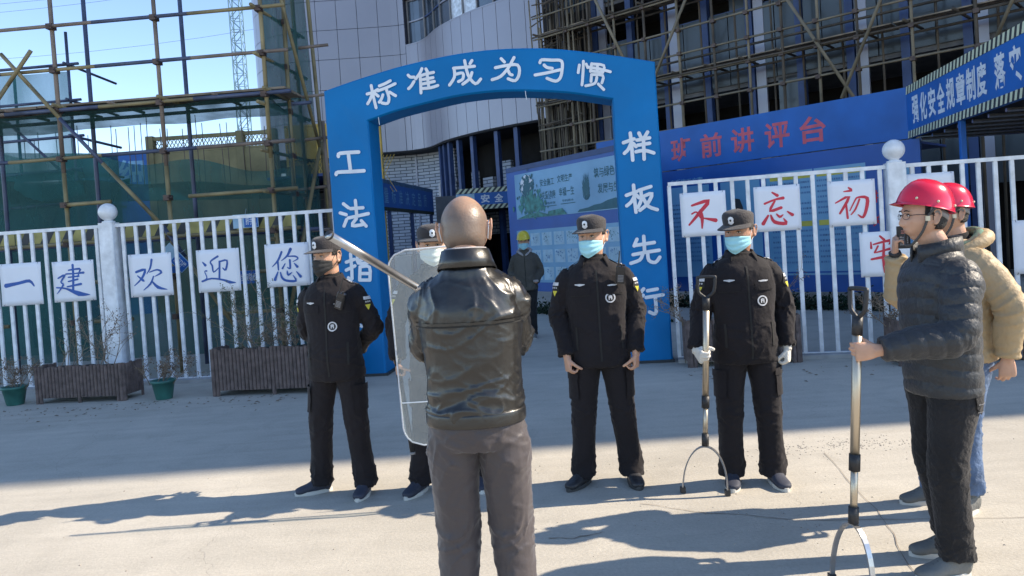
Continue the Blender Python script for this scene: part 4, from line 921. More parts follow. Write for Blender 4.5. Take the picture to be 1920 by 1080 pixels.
def clad_panel(s0, s1, z0, z1, name='cladding_panel', m='clad', th=.05, out=0.0):
    g = .012; v = []; n = 3
    for k in range(n + 1):
        x, y, nx, ny = at_s(s0 + g + (s1 - s0 - 2 * g) * k / n)
        for (o_, z) in ((out, z0 + g), (out, z1 - g), (out - th, z1 - g), (out - th, z0 + g)):
            v.append((x + nx * o_, y + ny * o_, z))
    f = []
    for k in range(n):
        for q in range(4): f.append((k * 4 + q, (k + 1) * 4 + q, (k + 1) * 4 + (q + 1) % 4, k * 4 + (q + 1) % 4))
    f += [(0, 1, 2, 3), (n * 4 + 3, n * 4 + 2, n * 4 + 1, n * 4)]
    return MB().add(v, f).obj(name, m, bld)
def strip_wall(s0, s1, z0, z1, inset, m, name, n=40, th=.2):
    v = []
    for k in range(n + 1):
        x, y, nx, ny = at_s(s0 + (s1 - s0) * k / n)
        for (o_, z) in ((-inset, z0), (-inset, z1), (-inset - th, z1), (-inset - th, z0)): v.append((x + nx * o_, y + ny * o_, z))
    f = []
    for k in range(n):
        for q in range(4): f.append((k * 4 + q, (k + 1) * 4 + q, (k + 1) * 4 + (q + 1) % 4, k * 4 + (q + 1) % 4))
    f += [(0, 1, 2, 3), (n * 4 + 3, n * 4 + 2, n * 4 + 1, n * 4)]
    return MB().add(v, f).obj(name, m, bld)
Ltot = acc[-1]
s_bend = min(range(401), key=lambda i: abs(P[i][0] + 4.9)); S_B = acc[s_bend]           # where the flat part starts to curve forward
S_W = acc[min(range(401), key=lambda i: abs(P[i][0] + 4.55) + (0 if P[i][1] < 38 else 9))]
strip_wall(0, Ltot, 6.42, 11.62, .062, 'joint', 'backing_wall', 80)
strip_wall(0, S_W, 11.62, 13.86, .062, 'joint', 'backing_wall', 50)
strip_wall(0, Ltot, 13.86, 16.5, .062, 'joint', 'backing_wall', 80)
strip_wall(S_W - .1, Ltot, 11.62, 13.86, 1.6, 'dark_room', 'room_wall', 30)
zs = [6.45, 8.2, 9.7, 11.2, 12.65, 14.1, 15.6]
s = 0.0
nb = 0
while s < S_W - .3:
    w = 1.02
    for k in range(6):
        if S_W - s < 1.5 and zs[k] > 11.3: pass
        clad_panel(s, min(s + w, S_W), zs[k], zs[k + 1])
    s += w
s0w = S_W
s = s0w
while s < Ltot - .2:
    w = .74
    clad_panel(s, min(s + w, Ltot), 6.45, 9.1); clad_panel(s, min(s + w, Ltot), 9.1, 11.62)
    clad_panel(s, min(s + w, Ltot), 13.9, 15.6)
    s += w
# ribbon window
s = s0w + .02; k = 0
while s < Ltot - .2:
    w = 1.0
    f_ = clad_panel(s, min(s + w, Ltot), 11.66, 13.85, 'window', 'window_glass' if k not in (4, 5) else 'film', .05, -.32)
    for zz in (11.66, 12.75, 13.78):
        clad_panel(s, min(s + w, Ltot), zz, zz + .09, 'window_frame', 'blue_steel' if k % 3 else 'clad', .05, -.26)
    clad_panel(s, s + .10, 11.7, 13.85, 'mullion', 'grey_plastic', .06, -.24)
    s += w; k += 1
strip_wall(s0w, Ltot, 11.58, 11.64, -.01, 'clad', 'sill', 30, .36)
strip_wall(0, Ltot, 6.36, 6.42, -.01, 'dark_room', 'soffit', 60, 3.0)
# recessed block wall of the ground floor, columns, openings
strip_wall(S_B - 4.5, S_B + 1.9, 0, 6.36, 1.1, 'block', 'block_wall', 24, .2)
strip_wall(S_B - 11, S_B - 4.5, 0, 6.36, 1.1, 'concrete_wall', 'ground_wall', 24, .2)
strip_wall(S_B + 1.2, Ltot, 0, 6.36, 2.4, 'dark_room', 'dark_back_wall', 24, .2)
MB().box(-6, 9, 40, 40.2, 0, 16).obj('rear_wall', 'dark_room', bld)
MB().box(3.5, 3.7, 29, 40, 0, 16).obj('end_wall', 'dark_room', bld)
def bar_at(s_, out, z0, z1, w, m, name, d=.12):
    x, y, nx, ny = at_s(s_); tx, ty = -ny, nx
    v = [(x + nx * (out + a) + tx * b, y + ny * (out + a) + ty * b, z) for z in (z0, z1) for (a, b) in ((0, -w / 2), (0, w / 2), (-d, w / 2), (-d, -w / 2))]
    return MB().add(v, [(0, 1, 2, 3), (7, 6, 5, 4), (0, 4, 5, 1), (1, 5, 6, 2), (2, 6, 7, 3), (3, 7, 4, 0)]).obj(name, m, bld)
for ds in (2.35, 2.95, 3.6, 4.5, 5.6, 7.2, 8.3): bar_at(S_B + ds, -.15, 0, 6.36, .20, 'blue_steel', 'column', .2)
for (a, b, z) in ((3.5, 4.1, 5.0), (4.7, 5.5, 4.6), (5.9, 6.9, 5.2), (8.6, 9.4, 4.4)):
    strip_wall(S_B + a, S_B + b, 2.0, z, 1.3, 'block', 'block_infill', 6, .2)
for ds in (-2.2, .1): bar_at(S_B + ds, -1.06, 2.5, 6.36, .09, 'clad', 'downpipe', .08)
strip_wall(S_B + 1.0, S_B + 2.2, 4.70, 4.86, 1.02, 'clad', 'lintel', 4, .1); strip_wall(S_B + .95, S_B + 1.05, 2.4, 4.70, 1.02, 'clad', 'door_jamb', 2, .1)
strip_wall(S_B - 3.9, S_B - 3.5, 4.5, 5.3, .95, 'rubber', 'vent_box', 2, .2)

# facade behind the pole scaffold
loc, rzF = frame((1.08, 25.0), (11.1, 16.0))
cF, sF = math.cos(rzF), math.sin(rzF)
fac = thing('glazed_building', 'dark unfinished building with blue columns and grey panels behind the pole scaffold', 'building', loc, rzF)
y0 = 1.3
xs = [0.4, 1.75, 3.1, 4.35, 5.7, 7.05, 8.45, 9.75, 11.05, 12.4, 13.7, 15.0, 16.4, 17.8]
for i in range(len(xs) - 1):
    a, b = xs[i], xs[i + 1]
    for k, base in enumerate((2.6, 6.1, 9.6, 13.1)):
        top = base + 3.5
        # spandrel of two glazed sheets, then a dark opening
        mid = (a + b) / 2 + rnd.uniform(-.1, .1)
        h = base + 1.75 if i % 4 != 2 else base + 1.55
        MB().box(a + .12, mid - .012, y0, y0 + .05, base - .35, h).obj('spandrel_panel', 'grey_panel', fac)
        MB().box(mid + .012, b - .02, y0 + rnd.uniform(0, .02), y0 + .05, base - .35, h + rnd.uniform(-.02, .02)).obj('spandrel_panel', 'grey_panel', fac)
        if (i + k) % 4 == 1: MB().box(mid + .03, b - .05, y0 + .1, y0 + .14, h + .02, top - .4).obj('shutter_panel', 'grey_panel', fac)
        MB().box(a + .12, b - .02, y0 + .08, y0 + .16, h + .005, h + .05).obj('sill', 'blue_steel', fac)
    MB().box(a - .10, a + .10, y0 - .06, y0 + .14, 0, 17).obj('column', 'blue_steel', fac)
    if i % 2: MB().box(a + .14, a + .42, y0 - .02, y0 + .07, 0, 17).obj('column_cover', 'clad', fac)
for z in (5.75, 9.25, 12.75, 16.2): MB().box(-.2, 18, y0 + .1, y0 + 6, z - .12, z + .02).obj('floor_slab', 'concrete_wall', fac)
MB().box(-.2, 18, y0 + 3.0, y0 + 3.2, 0, 20).obj('inner_wall', 'dark_room', fac)
for x in (-.3, 18): MB().box(x, x + .2, y0 + .2, y0 + 6, 0, 20).obj('side_wall', 'concrete_wall', fac)
MB().box(-.3, 18.2, y0 + .2, y0 + 6, 20.0, 20.3).obj('roof', 'concrete_wall', fac)
# the high wing that keeps the yard in shade: it stands on to the right of the picture
ex = 22.9
wing = thing('high_wing', 'tall concrete wing of the unfinished building running on beyond the photo edge', 'building', (0, 0, 0))
def fp(x, y): return (loc[0] + cF * x - sF * y, loc[1] + sF * x + cF * y)
c1 = fp(18.3, y0 + .3)
tcor = (c1[1] - 5.95) / -sF; c2 = (c1[0] + cF * tcor, 5.95)
poly = [c1, c2, (60, 6.8), (60, 60), (14, 60), (c1[0] + 2.2, c1[1] + 6)]
n = len(poly)
MB().add([(x, y, 0) for x, y in poly] + [(x, y, 46) for x, y in poly], [tuple(range(n - 1, -1, -1)), tuple(range(n, 2 * n))] + [(i, (i + 1) % n, n + (i + 1) % n, n + i) for i in range(n)]).obj('wall', 'concrete_wall', wing)
ang = math.atan2(c2[1] - c1[1], c2[0] - c1[0]); LW = math.dist(c1, c2)
for k in range(9):
    for j in range(int(LW / 2.4)):
        u = (j + .5) * 2.4; x = c1[0] + math.cos(ang) * u; y = c1[1] + math.sin(ang) * u
        w_ = MB().box(-.8, .8, -.06, .02, 0, 1.7).obj('window', 'window_glass', wing); w_.location = (x, y, 3.2 + k * 3.6); w_.rotation_euler = (0, 0, ang)

# pole scaffold in front of that facade
t = thing('pole_scaffold', 'dense weathered pole scaffold standing before the dark unfinished building', 'scaffold', loc, rzF)
for i, x in enumerate((1.57, 2.44, 3.38, 4.40, 5.53, 6.6, 7.55, 8.45, 9.35, 10.3, 11.5, 12.8, 14.0, 15.2, 16.5)):
    pole(t, (x, 0, 0), (x + rnd.uniform(-.08, .08), 0, 14), ['bamboo_lt', 'bamboo'][i % 2], .040, 'standard', 6)
    pole(t, (x + rnd.uniform(.2, .4), .85, 0), (x + rnd.uniform(.15, .45), .85, 14), 'bamboo', .032, 'standard', 6)
for z in (3.9, 4.55, 5.25, 6.02, 6.65, 7.32, 8.25, 8.95, 9.65, 10.35, 11.1, 12.0):
    n_ = 2 if z in (6.02, 8.25, 10.35) else 1
    for q in range(n_):
        pole(t, (.2, -.06 - .07 * q, z + .06 * q), (17.0, -.06, z + rnd.uniform(-.03, .05)), ['bamboo_lt', 'bamboo'][q], .030, 'ledger', 6)
    if n_ == 2 or rnd.random() < .3: pole(t, (.2, .80, z + .02), (17.0, .80, z), 'bamboo', .034, 'ledger', 6)
for z in (6.10, 8.33, 10.43):
    for x in np.arange(.4, 17, 1.0): pole(t, (x, -.3, z + .03), (x + rnd.uniform(-.1, .1), 1.1, z + .03), 'bamboo', .035, 'transom', 6)
    for k in range(4):
        for s_ in range(6):
            if rnd.random() < .8: MB().box(.3 + s_ * 2.7, 2.95 + s_ * 2.7, .02 + k * .2, .20 + k * .2, z + .07, z + .10).obj('plank', 'plank', t)
for (a, za, b, zb) in ((8.35, 8.0, 10.2, 4.55), (11.9, 8.9, 9.9, 4.6), (5.9, 8.15, 4.6, 5.9), (2.55, 9.5, 3.85, 6.6), (5.3, 11.5, 8.2, 8.2), (13.0, 5.0, 15.5, 10.5)):
    pole(t, (a, -.14, za), (b, -.14, zb), 'bamboo_lt', .045, 'brace', 6)
g = MB()
for z in (5.25, 6.02, 6.65, 7.32, 8.25):
    for x in (1.57, 2.44, 3.38, 4.40, 5.53, 6.6, 7.55, 8.45, 9.35, 10.3, 11.5, 12.8): g.box(x - .06, x + .06, -.11, .04, z - .05, z + .05)
g.obj('lashing', 'coupler', t)['kind'] = 'stuff'
# bundle of upright poles crowded at the corner
bd = MB()
b2 = MB()
for k in range(95):
    x = rnd.uniform(-.15, 1.9); y = rnd.uniform(-.1, 1.3); dx = rnd.gauss(0, .10); z0 = rnd.uniform(2, 6); z1 = z0 + rnd.uniform(3, 6)
    (bd if k % 3 else b2).cyl((x, y, z0), (x + dx, y, min(z1, 13)), rnd.uniform(.022, .036), n=5)
for k in range(70):
    z = rnd.uniform(3.0, 12.5); x = rnd.uniform(-.4, .8); bd.cyl((x, rnd.uniform(-.2, 1.1), z), (x + rnd.uniform(.5, 1.4), rnd.uniform(-.2, 1.1), z + rnd.uniform(-.15, .35)), .024, n=5)
o = bd.obj('pole_bundle', 'bamboo', t); o['kind'] = 'stuff'
o = b2.obj('pole_bundle', 'bamboo_lt', t); o['kind'] = 'stuff'
MB().box(-.4, 2.1, 1.32, 1.5, 0, 14).obj('backing', 'dark_room', t)

# ================================================================ SAFE PASSAGE
t = thing('safety_passage', 'dark safety passage entrance with a blue header edged in hazard stripes', 'passage', (0, 30.0, 0))
MB().box(-2.1, 1.2, 0, .1, 3.0, 3.86).obj('header', 'banner_blue', t)
hazard(t, -2.1, 1.2, 3.66, 3.86, -.006, .22, .9); hazard(t, -2.1, 1.2, 3.0, 3.18, -.006, .22, .9)
MB().box(-2.1, -1.35, -.012, -.002, 3.2, 3.64).obj('emblem_plate', 'print_pale', t)
for k, ch in enumerate('安全通道'): MB().text(ch, -.92 + k * .55, 3.42, .36, .34, -.010, .03).obj('letter', 'white_print', t)
MB().box(-2.1, -2.0, 0, 6, 0, 3.0).obj('side_wall', 'dark_room', t); MB().box(1.2, 1.3, 0, 6, 0, 3.0).obj('side_wall', 'dark_room', t)
MB().box(-2.1, 1.3, 6, 6.1, 0, 3.0).obj('end_wall', 'dark_room', t); MB().box(-2.1, 1.3, .1, 6, 3.0, 3.1).obj('roof', 'dark_room', t)
loc2, rz2 = frame((-4.2, 24.5), (-3.1, 31.0))
t = thing('side_canopy', 'dark blue side canopy with faint white slogan, inside the arch opening', 'canopy', loc2, rz2)
MB().box(-3.0, 6.5, 0, .08, 2.94, 4.0).obj('fascia', 'board_blue', t)
MB().box(-3.0, 6.5, .08, 2.4, 3.9, 3.98).obj('roof_sheet', 'dark_blue', t)
hazard(t, -3, 6.5, 3.86, 4.0, -.004, .13, .3, 'print_text'); hazard(t, -3, 6.5, 2.94, 3.06, -.004, .13, .3, 'hedge')
for k, ch in enumerate('质量标准决定品质'): MB().text(ch, -.2 + k * .78, 3.46, .42, .50, -.006, .0).obj('letter', 'print_sky', t)
for x in (-2, 1.0, 3.6, 6.3): MB().bev(x - .06, x + .06, .02, .14, 0, 2.94, .01).obj('post', 'blue_steel', t)
for (a, b, m) in ((-2, .9, 'table_white'), (1.1, 3.5, 'table_white'), (3.7, 6.2, 'table_white')): MB().box(a, b, .2, .26, .05, 1.35).obj('low_panel', m, t)
MB().box(-2.5, 6.4, 2.2, 2.3, 0, 3.9).obj('back_wall', 'dark_room', t)
for k in range(8):
    x = rnd.uniform(-1, 5); z = rnd.uniform(1.6, 2.6); MB().box(x, x + rnd.uniform(.2, .6), 2.1, 2.18, z, z + rnd.uniform(.1, .4)).obj('shelf_item', rnd.choice(['table_white', 'concrete_wall', 'plank']), t)
# grey site hut wall next to the passage
o = MB().box(-3.05, -2.15, 0, .2, 0, 3.7).obj('end_wall', 'concrete_wall', loc=(0, 31.2, 0)); tag(o, 'short grey wall between the side canopy and the dark passage', 'wall')

# ================================================================ PLANTERS AND POTS
def planter(label, p0, p1, depth, h, n_side=None, gaps=()):
    loc, rz = frame(p0, p1); L = math.dist(p0, p1)
    t = thing('wooden_planter', label, 'planter', loc, rz, 'half log planters')
    w = .047
    n = max(4, int(L / w)); w = L / n
    lg = MB(); 
    v = [(w * .49 * math.cos(a), -w * .42 * math.sin(a), z) for z in (0, 1) for a in [math.pi * k / 5 for k in range(6)]]
    lg.add(v, [tuple(range(5, -1, -1)), tuple(range(6, 12))] + [(i, i + 1, 7 + i, 6 + i) for i in range(5)] + [(5, 0, 6, 11)])
    me = mkmesh('log', lg.v, lg.f, 'log', False)
    for k in range(n):
        leg = (k in (0, 1, n - 1, n - 2)) or abs(k - n // 2) < 1
        z0 = 0.0 if leg else .07
        inst('log', me, t, ((k + .5) * w, 0, z0), (0, 0, rnd.uniform(-.15, .15)), (1, rnd.uniform(.9, 1.2), h - z0 + rnd.uniform(-.012, .012)))
    m = int(depth / w)
    for k in range(m):
        for xx, rr in ((0, -math.pi / 2), (L, math.pi / 2)):
            z0 = 0.0 if k in (0, m - 1) else .07
            inst('log', me, t, (xx, (k + .5) * w, z0), (0, 0, rr), (1, rnd.uniform(.9, 1.2), h - z0 + rnd.uniform(-.01, .01)))
    MB().box(.01, L - .01, .01, depth, .07, h - .10).obj('liner', 'rubber', t)
    s_ = MB(); v = []; f = []
    for i in range(13):
        for j in range(6): v.append((.02 + (L - .04) * i / 12, .02 + (depth - .04) * j / 5, h - .06 + rnd.uniform(-.02, .03)))
    for i in range(12):
        for j in range(5): a = i * 6 + j; f.append((a, a + 6, a + 7, a + 1))
    s_.add(v, f).obj('soil', 'soil', t, True)
    return t
def shrub(label, x, y, z, h, spread, leafm='dead_leaf', nl=120, seed=1, stems=5):
    r_ = random.Random(seed)
    t = thing('dry_shrub', label, 'shrub', (x, y, z), 0, 'dry shrubs in pots and planters')
    g = MB(); lf = MB()
    def grow(p, d, L, r, lev):
        P = [p]; q = Vector(p)
        for k in range(4):
            d = (d + Vector((r_.gauss(0, .22), r_.gauss(0, .22), r_.gauss(.03, .12)))).normalized(); q = q + d * L / 4; P.append(q.copy())
        g.tube(P, [r * (1 - .17 * k) for k in range(5)], 3)
        if lev < 2:
            for k in range(4 if lev == 0 else 3):
                i = r_.randint(1, 4); dd = (d + Vector((r_.gauss(0, .8), r_.gauss(0, .8), r_.gauss(.1, .4)))).normalized()
                grow(P[i], dd, L * r_.uniform(.45, .7), r * .6, lev + 1)
        if lev >= 1:
            for k in range(nl // 18 + 2):
                c = P[r_.randint(1, 4)] + Vector((r_.gauss(0, .015), r_.gauss(0, .015), r_.gauss(0, .015))); s2 = r_.uniform(.006, .016)
                a = Vector((r_.gauss(0, 1), r_.gauss(0, 1), r_.gauss(0, 1))).normalized(); b = a.orthogonal().normalized()
                lf.add([c, c + a * s2 + b * s2 * .5, c + a * s2 * 2, c + a * s2 - b * s2 * .5], [(0, 1, 2, 3)])
    for k in range(stems):
        a = r_.uniform(0, 2 * math.pi); grow(Vector((r_.uniform(-.05, .05) * spread * 4, r_.uniform(-.04, .04), -.02)), Vector((math.cos(a) * spread, math.sin(a) * spread * .7, 1)).normalized(), h * r_.uniform(.6, .85), .007, 0)
    g.obj('stem', 'twig', t); 
    if lf.v: lf.obj('foliage', leafm, t)['kind'] = 'stuff'
planter('short half log planter below the blue character for build', (-6.04, 9.20), (-4.86, 9.04), .40, .46)
planter('long half log planter behind the guard in the black mask', (-3.72, 8.93), (-2.20, 8.68), .45, .57)
planter('half log planter behind the guard with the pole fork', (2.02, 8.74), (3.30, 8.62), .42, .56)
planter('half log planter partly hidden by the person in the black puffer jacket', (4.15, 8.0), (5.5, 7.9), .42, .50)
shrub('thin bare shrub in the planter below the character for build', -5.7, 9.33, .42, .55, .5, 'olive_leaf', 60, 3, 4)
shrub('wide sparse shrub at the ball post end of the short planter', -5.15, 9.28, .42, .75, .7, 'dead_leaf', 60, 4, 5)
shrub('tall tangled dry shrub on the near end of the long planter', -3.25, 9.1, .50, .80, .7, 'olive_leaf', 180, 5, 8)
shrub('dry brown shrub in the middle of the long planter', -2.85, 9.05, .50, .55, .8, 'dead_leaf', 160, 6, 7)
shrub('greenish shrub against the blue arch, next to the guard in the black mask', -2.45, 9.0, .50, .62, .6, 'olive_leaf', 240, 7, 7)
shrub('sparse grey shrub between the arch and the fork holding guard', 2.15, 8.95, .50, .45, .9, 'dead_leaf', 120, 8, 6)
shrub('dry shrub behind the far shoulder of the fork holding guard', 3.05, 8.85, .50, .60, .8, 'dead_leaf', 200, 9, 7)
shrub('dark dry shrub above the top of the front pole fork', 4.25, 8.2, .44, .42, .9, 'dead_leaf', 220, 10, 7)
lt = MB()
for _ in range(260):
    k = rnd.random(); x = rnd.uniform(-6.8, -2.0) if k < .7 else rnd.uniform(1.8, 5.6); y = (8.75 - .02 * x if k < .7 else 8.5 - .15 * (x - 2)) - abs(rnd.gauss(0, .35)); a = rnd.uniform(0, 6.28); r = rnd.uniform(.012, .030)
    c_, s2 = math.cos(a), math.sin(a); lt.add([(x - r * c_, y - r * s2, .006), (x + r * .4 * s2, y - r * .4 * c_, .006 + r * .3), (x + r * c_, y + r * s2, .008), (x - r * .4 * s2, y + r * .4 * c_, .006 + r * .25)], [(0, 1, 2, 3)])
tag(lt.obj('leaf_litter', 'dead_leaf'), 'dry fallen leaves scattered on the ground before the planters', 'leaves', kind='stuff')
def pot(label, x, y, r, h, sh):
    t = thing('plant_pot', label, 'flower pot', (x, y, 0), 0, 'green plastic plant pots')
    MB().lathe([(r * .62, 0), (r * .66, .01), (r * .90, h * .86), (r * 1.0, h * .87), (r * 1.02, h), (r * .90, h), (r * .86, h * .88)], 20).obj('pot_body', 'pot', t, True)
    MB().lathe([(r * .88, h * .84), (.01, h * .90)], 14).obj('soil', 'soil', t)
    shrub(sh, x, y, h * .85, .42, .9, 'dead_leaf', 150, int(x * 100) % 97, 6)
pot('green plastic pot on the ground between the two half log planters', -4.35, 9.0, .145, .235, 'twiggy brown shrub growing from the pot between the planters')
pot('green plastic pot at the photo edge beside the short planter', -6.36, 9.28, .15, .235, 'thin dry shrub growing from the pot at the photo edge')

# ================================================================ PEOPLE
def A(*a): return np.array(a, float)
def nrm(v): return v / max(np.linalg.norm(v), 1e-9)
def catmull(Pm, k):
    Pm = np.array(Pm, float); n = len(Pm); out = []
    for i in range(n - 1):
        p0, p1, p2, p3 = Pm[max(i - 1, 0)], Pm[i], Pm[i + 1], Pm[min(i + 2, n - 1)]
        for j in range(k):
            t = j / k
            out.append(.5 * (2 * p1 + (p2 - p0) * t + (2 * p0 - 5 * p1 + 4 * p2 - p3) * t * t + (3 * p1 - p0 - 3 * p2 + p3) * t ** 3))
    out.append(Pm[-1]); return np.array(out)
def loft(rings, side=(1, 0, 0), seg=20, sub=4, sup=2.0):
    """closed tube through rings (x, y, z, rx, ry); side is the direction of rx"""
    P = catmull([list(r) for r in rings], sub); n = len(P); side = A(*side)
    v = []; th = np.linspace(0, 2 * math.pi, seg, endpoint=False)
    cs, sn = np.cos(th), np.sin(th)
    cs = np.sign(cs) * np.abs(cs) ** (2 / sup); sn = np.sign(sn) * np.abs(sn) ** (2 / sup)
    for i in range(n):
        t = nrm(P[min(i + 1, n - 1), :3] - P[max(i - 1, 0), :3])
        r = nrm(side - t * side.dot(t)); f = np.cross(t, r)
        v.append(P[i, :3] + np.outer(cs * max(P[i, 3], .001), r) + np.outer(sn * max(P[i, 4], .001), f))
    v = np.concatenate(v); f = []
    for i in range(n - 1):
        for j in range(seg):
            f.append((i * seg + j, i * seg + (j + 1) % seg, (i + 1) * seg + (j + 1) % seg, (i + 1) * seg + j))
    f.append(tuple(range(seg - 1, -1, -1))); f.append(tuple(range((n - 1) * seg, n * seg)))
    return v, f
def grow_surface(parts, voxel, smooth=3):
    """one continuous surface from overlapping closed lofts -> (verts, normals, polys)"""
    mb = MB()
    for v, f in parts: mb.add(v, f)
    me = mkmesh('tmp', mb.v, mb.f); o = bpy.data.objects.new('tmp', me); COL.objects.link(o)
    r = o.modifiers.new('r', 'REMESH'); r.mode = 'VOXEL'; r.voxel_size = voxel; r.adaptivity = 0
    s = o.modifiers.new('s', 'SMOOTH'); s.factor = .5; s.iterations = smooth
    dg = bpy.context.evaluated_depsgraph_get(); m2 = bpy.data.meshes.new_from_object(o.evaluated_get(dg))
    bpy.data.objects.remove(o); bpy.data.meshes.remove(me)
    nv = len(m2.vertices); co = np.empty(nv * 3); m2.vertices.foreach_get('co', co); co = co.reshape(-1, 3)
    return m2, co
def normals_of(me):
    nv = len(me.vertices); n = np.empty(nv * 3); me.vertices.foreach_get('normal', n); return n.reshape(-1, 3)
def set_co(me, co):
    me.vertices.foreach_set('co', np.asarray(co, float).ravel()); me.update()
def finish(me, name, m, parent):
    me.materials.clear(); me.materials.append(M[m]); me.polygons.foreach_set('use_smooth', [True] * len(me.polygons)); me.name = name
    return link(bpy.data.objects.new(name, me), parent)

def wob(p, f, s):
    q = p * f
    x, y, z = q[:, 0] + s, q[:, 1] + s * 1.7, q[:, 2] - s * .6
    a = np.sin(x + 1.6 * np.sin(y * .9 + s) + .7 * np.sin(z * 1.3)); b = np.sin(y * 1.1 + 1.5 * np.sin(z * .8 + s * 2)); c = np.sin(z + 1.4 * np.sin(x * .7 - s))
    return (a + b + c) / 3
def ridge(x): return 1 - np.abs(np.sin(x))

from mathutils import noise as _nz
def crease(ang, S, fa, fs, seed, lean=0.0, p=2.0):
    """irregular sharp creases on a sleeve-like surface: ang around, S along"""
    out = np.empty(len(S)); ca = np.cos(ang) * fa; sa = np.sin(ang) * fa; z = (S + lean * np.sin(ang)) * fs
    for i in range(len(S)):
        v = Vector((ca[i] + seed, sa[i] - seed, z[i])); w = _nz.noise(v * .6) * .9
        out[i] = _nz.noise(Vector((v.x + w, v.y - w, v.z + w)))
    return (1 - np.minimum(1, np.abs(out) * 3.2)) ** p
def seg_field(co, line):
    """nearest point on a polyline: arc length, distance, angle"""
    best = np.full(len(co), 1e9); S = np.zeros(len(co)); ax = np.zeros((len(co), 3)); s0 = 0; C = np.zeros((len(co), 3))
    for a, b in zip(line[:-1], line[1:]):
        d = b - a; L = np.linalg.norm(d); t = np.clip(((co - a) @ d) / (L * L), 0, 1); c = a + t[:, None] * d
        dist = np.linalg.norm(co - c, axis=1); m = dist < best
        best[m] = dist[m]; S[m] = s0 + t[m] * L; ax[m] = d / L; C[m] = c[m]; s0 += L
    return S, best, ax, C
def cloth(me, co, limbs, style, seed=1.0):
    """fold relief: limbs = [(polyline, [(arc position of joint, width, amplitude)], is_trunk)]"""
    n = normals_of(me); D = np.zeros(len(co)); bd = np.full(len(co), 1e9); W = []
    F = []
    for (line, joints, rad, kind) in limbs:
        S, dist, ax, C = seg_field(co, line); dist = dist / rad
        rel = co - C; u = np.array([0, 1., 0]); ang = np.arctan2(rel[:, 0], rel[:, 1])
        amp = np.full(len(co), .34 if style in ('leather', 'slacks') else .18)
        for (sj, wj, aj) in joints: amp += aj * np.exp(-((S - sj) / wj) ** 2)
        F.append((dist, S, ang, amp, kind))
    dm = np.array([f[0] for f in F]); pick = dm.argmin(0)
    soft = wob(co, 9, seed) * .5 + wob(co, 17, seed + 3) * .3
    if style == 'puffer' or style == 'tan':
        for k, (dist, S, ang, amp, kind) in enumerate(F):
            m = pick == k; h = .075 if kind == 'trunk' else .07
            ph = (S + .012 * np.sin(ang * 2 + seed) + .010 * soft) / h
            fr = ph - np.floor(ph); bulge = np.sin(np.pi * fr) ** .55
            wr = ridge(ang * 9 + 3 * wob(co, 30, seed) + ph * 2) ** 2 * (1 - bulge)
            d = .0085 * (bulge - .6) + .004 * wr + .005 * soft
            if style == 'tan': d = .3 * d + .008 * amp * ridge(S * 60 + 2 * np.sin(ang + seed) + 2 * soft) ** 1.5
            D[m] = d[m]
    else:
        A0_ = {'uniform': .0095, 'leather': .0098, 'slacks': .0085, 'jeans': .0085, 'coat': .010}[style]
        for k, (dist, S, ang, amp, kind) in enumerate(F):
            m = pick == k
            if kind == 'trunk':
                w1 = np.zeros(len(S)); w2 = np.zeros(len(S)); w1[m] = crease(ang[m], S[m], 1.0, 11 if style == 'leather' else 9, seed, .05, 1.6); w2[m] = crease(ang[m], S[m], 1.6, 18, seed + 4, -.08, 2.0); w0 = ridge(S * 26 - 2.1 * ang + 2.5 * wob(co, 8, seed + 5)) ** 3
                w3 = ridge(ang * 2.5 + 1.8 * wob(co, 6, seed) + S * 3) ** 2.5
                d = A0_ * (amp * (w1 * .9 + w2 * .6) + .35 * w3 * (amp + .2)) + .006 * soft
            else:
                w1 = np.zeros(len(S)); w2 = np.zeros(len(S)); w1[m] = crease(ang[m], S[m], .8, 20, seed, .03, 1.5); w2[m] = crease(ang[m], S[m], .9, 11, seed + 3, -.05, 1.8)
                w3 = ridge(ang * 1.5 + 2.0 * wob(co, 7, seed + 1)) ** 3
                d = A0_ * amp * (w1 * (.6 if kind == 'leg' else .9) + w2 * .9) * .9 + A0_ * .30 * w3 + .005 * soft
            D[m] = d[m]
    co2 = co + n * D[:, None]
    set_co(me, co2); return co2

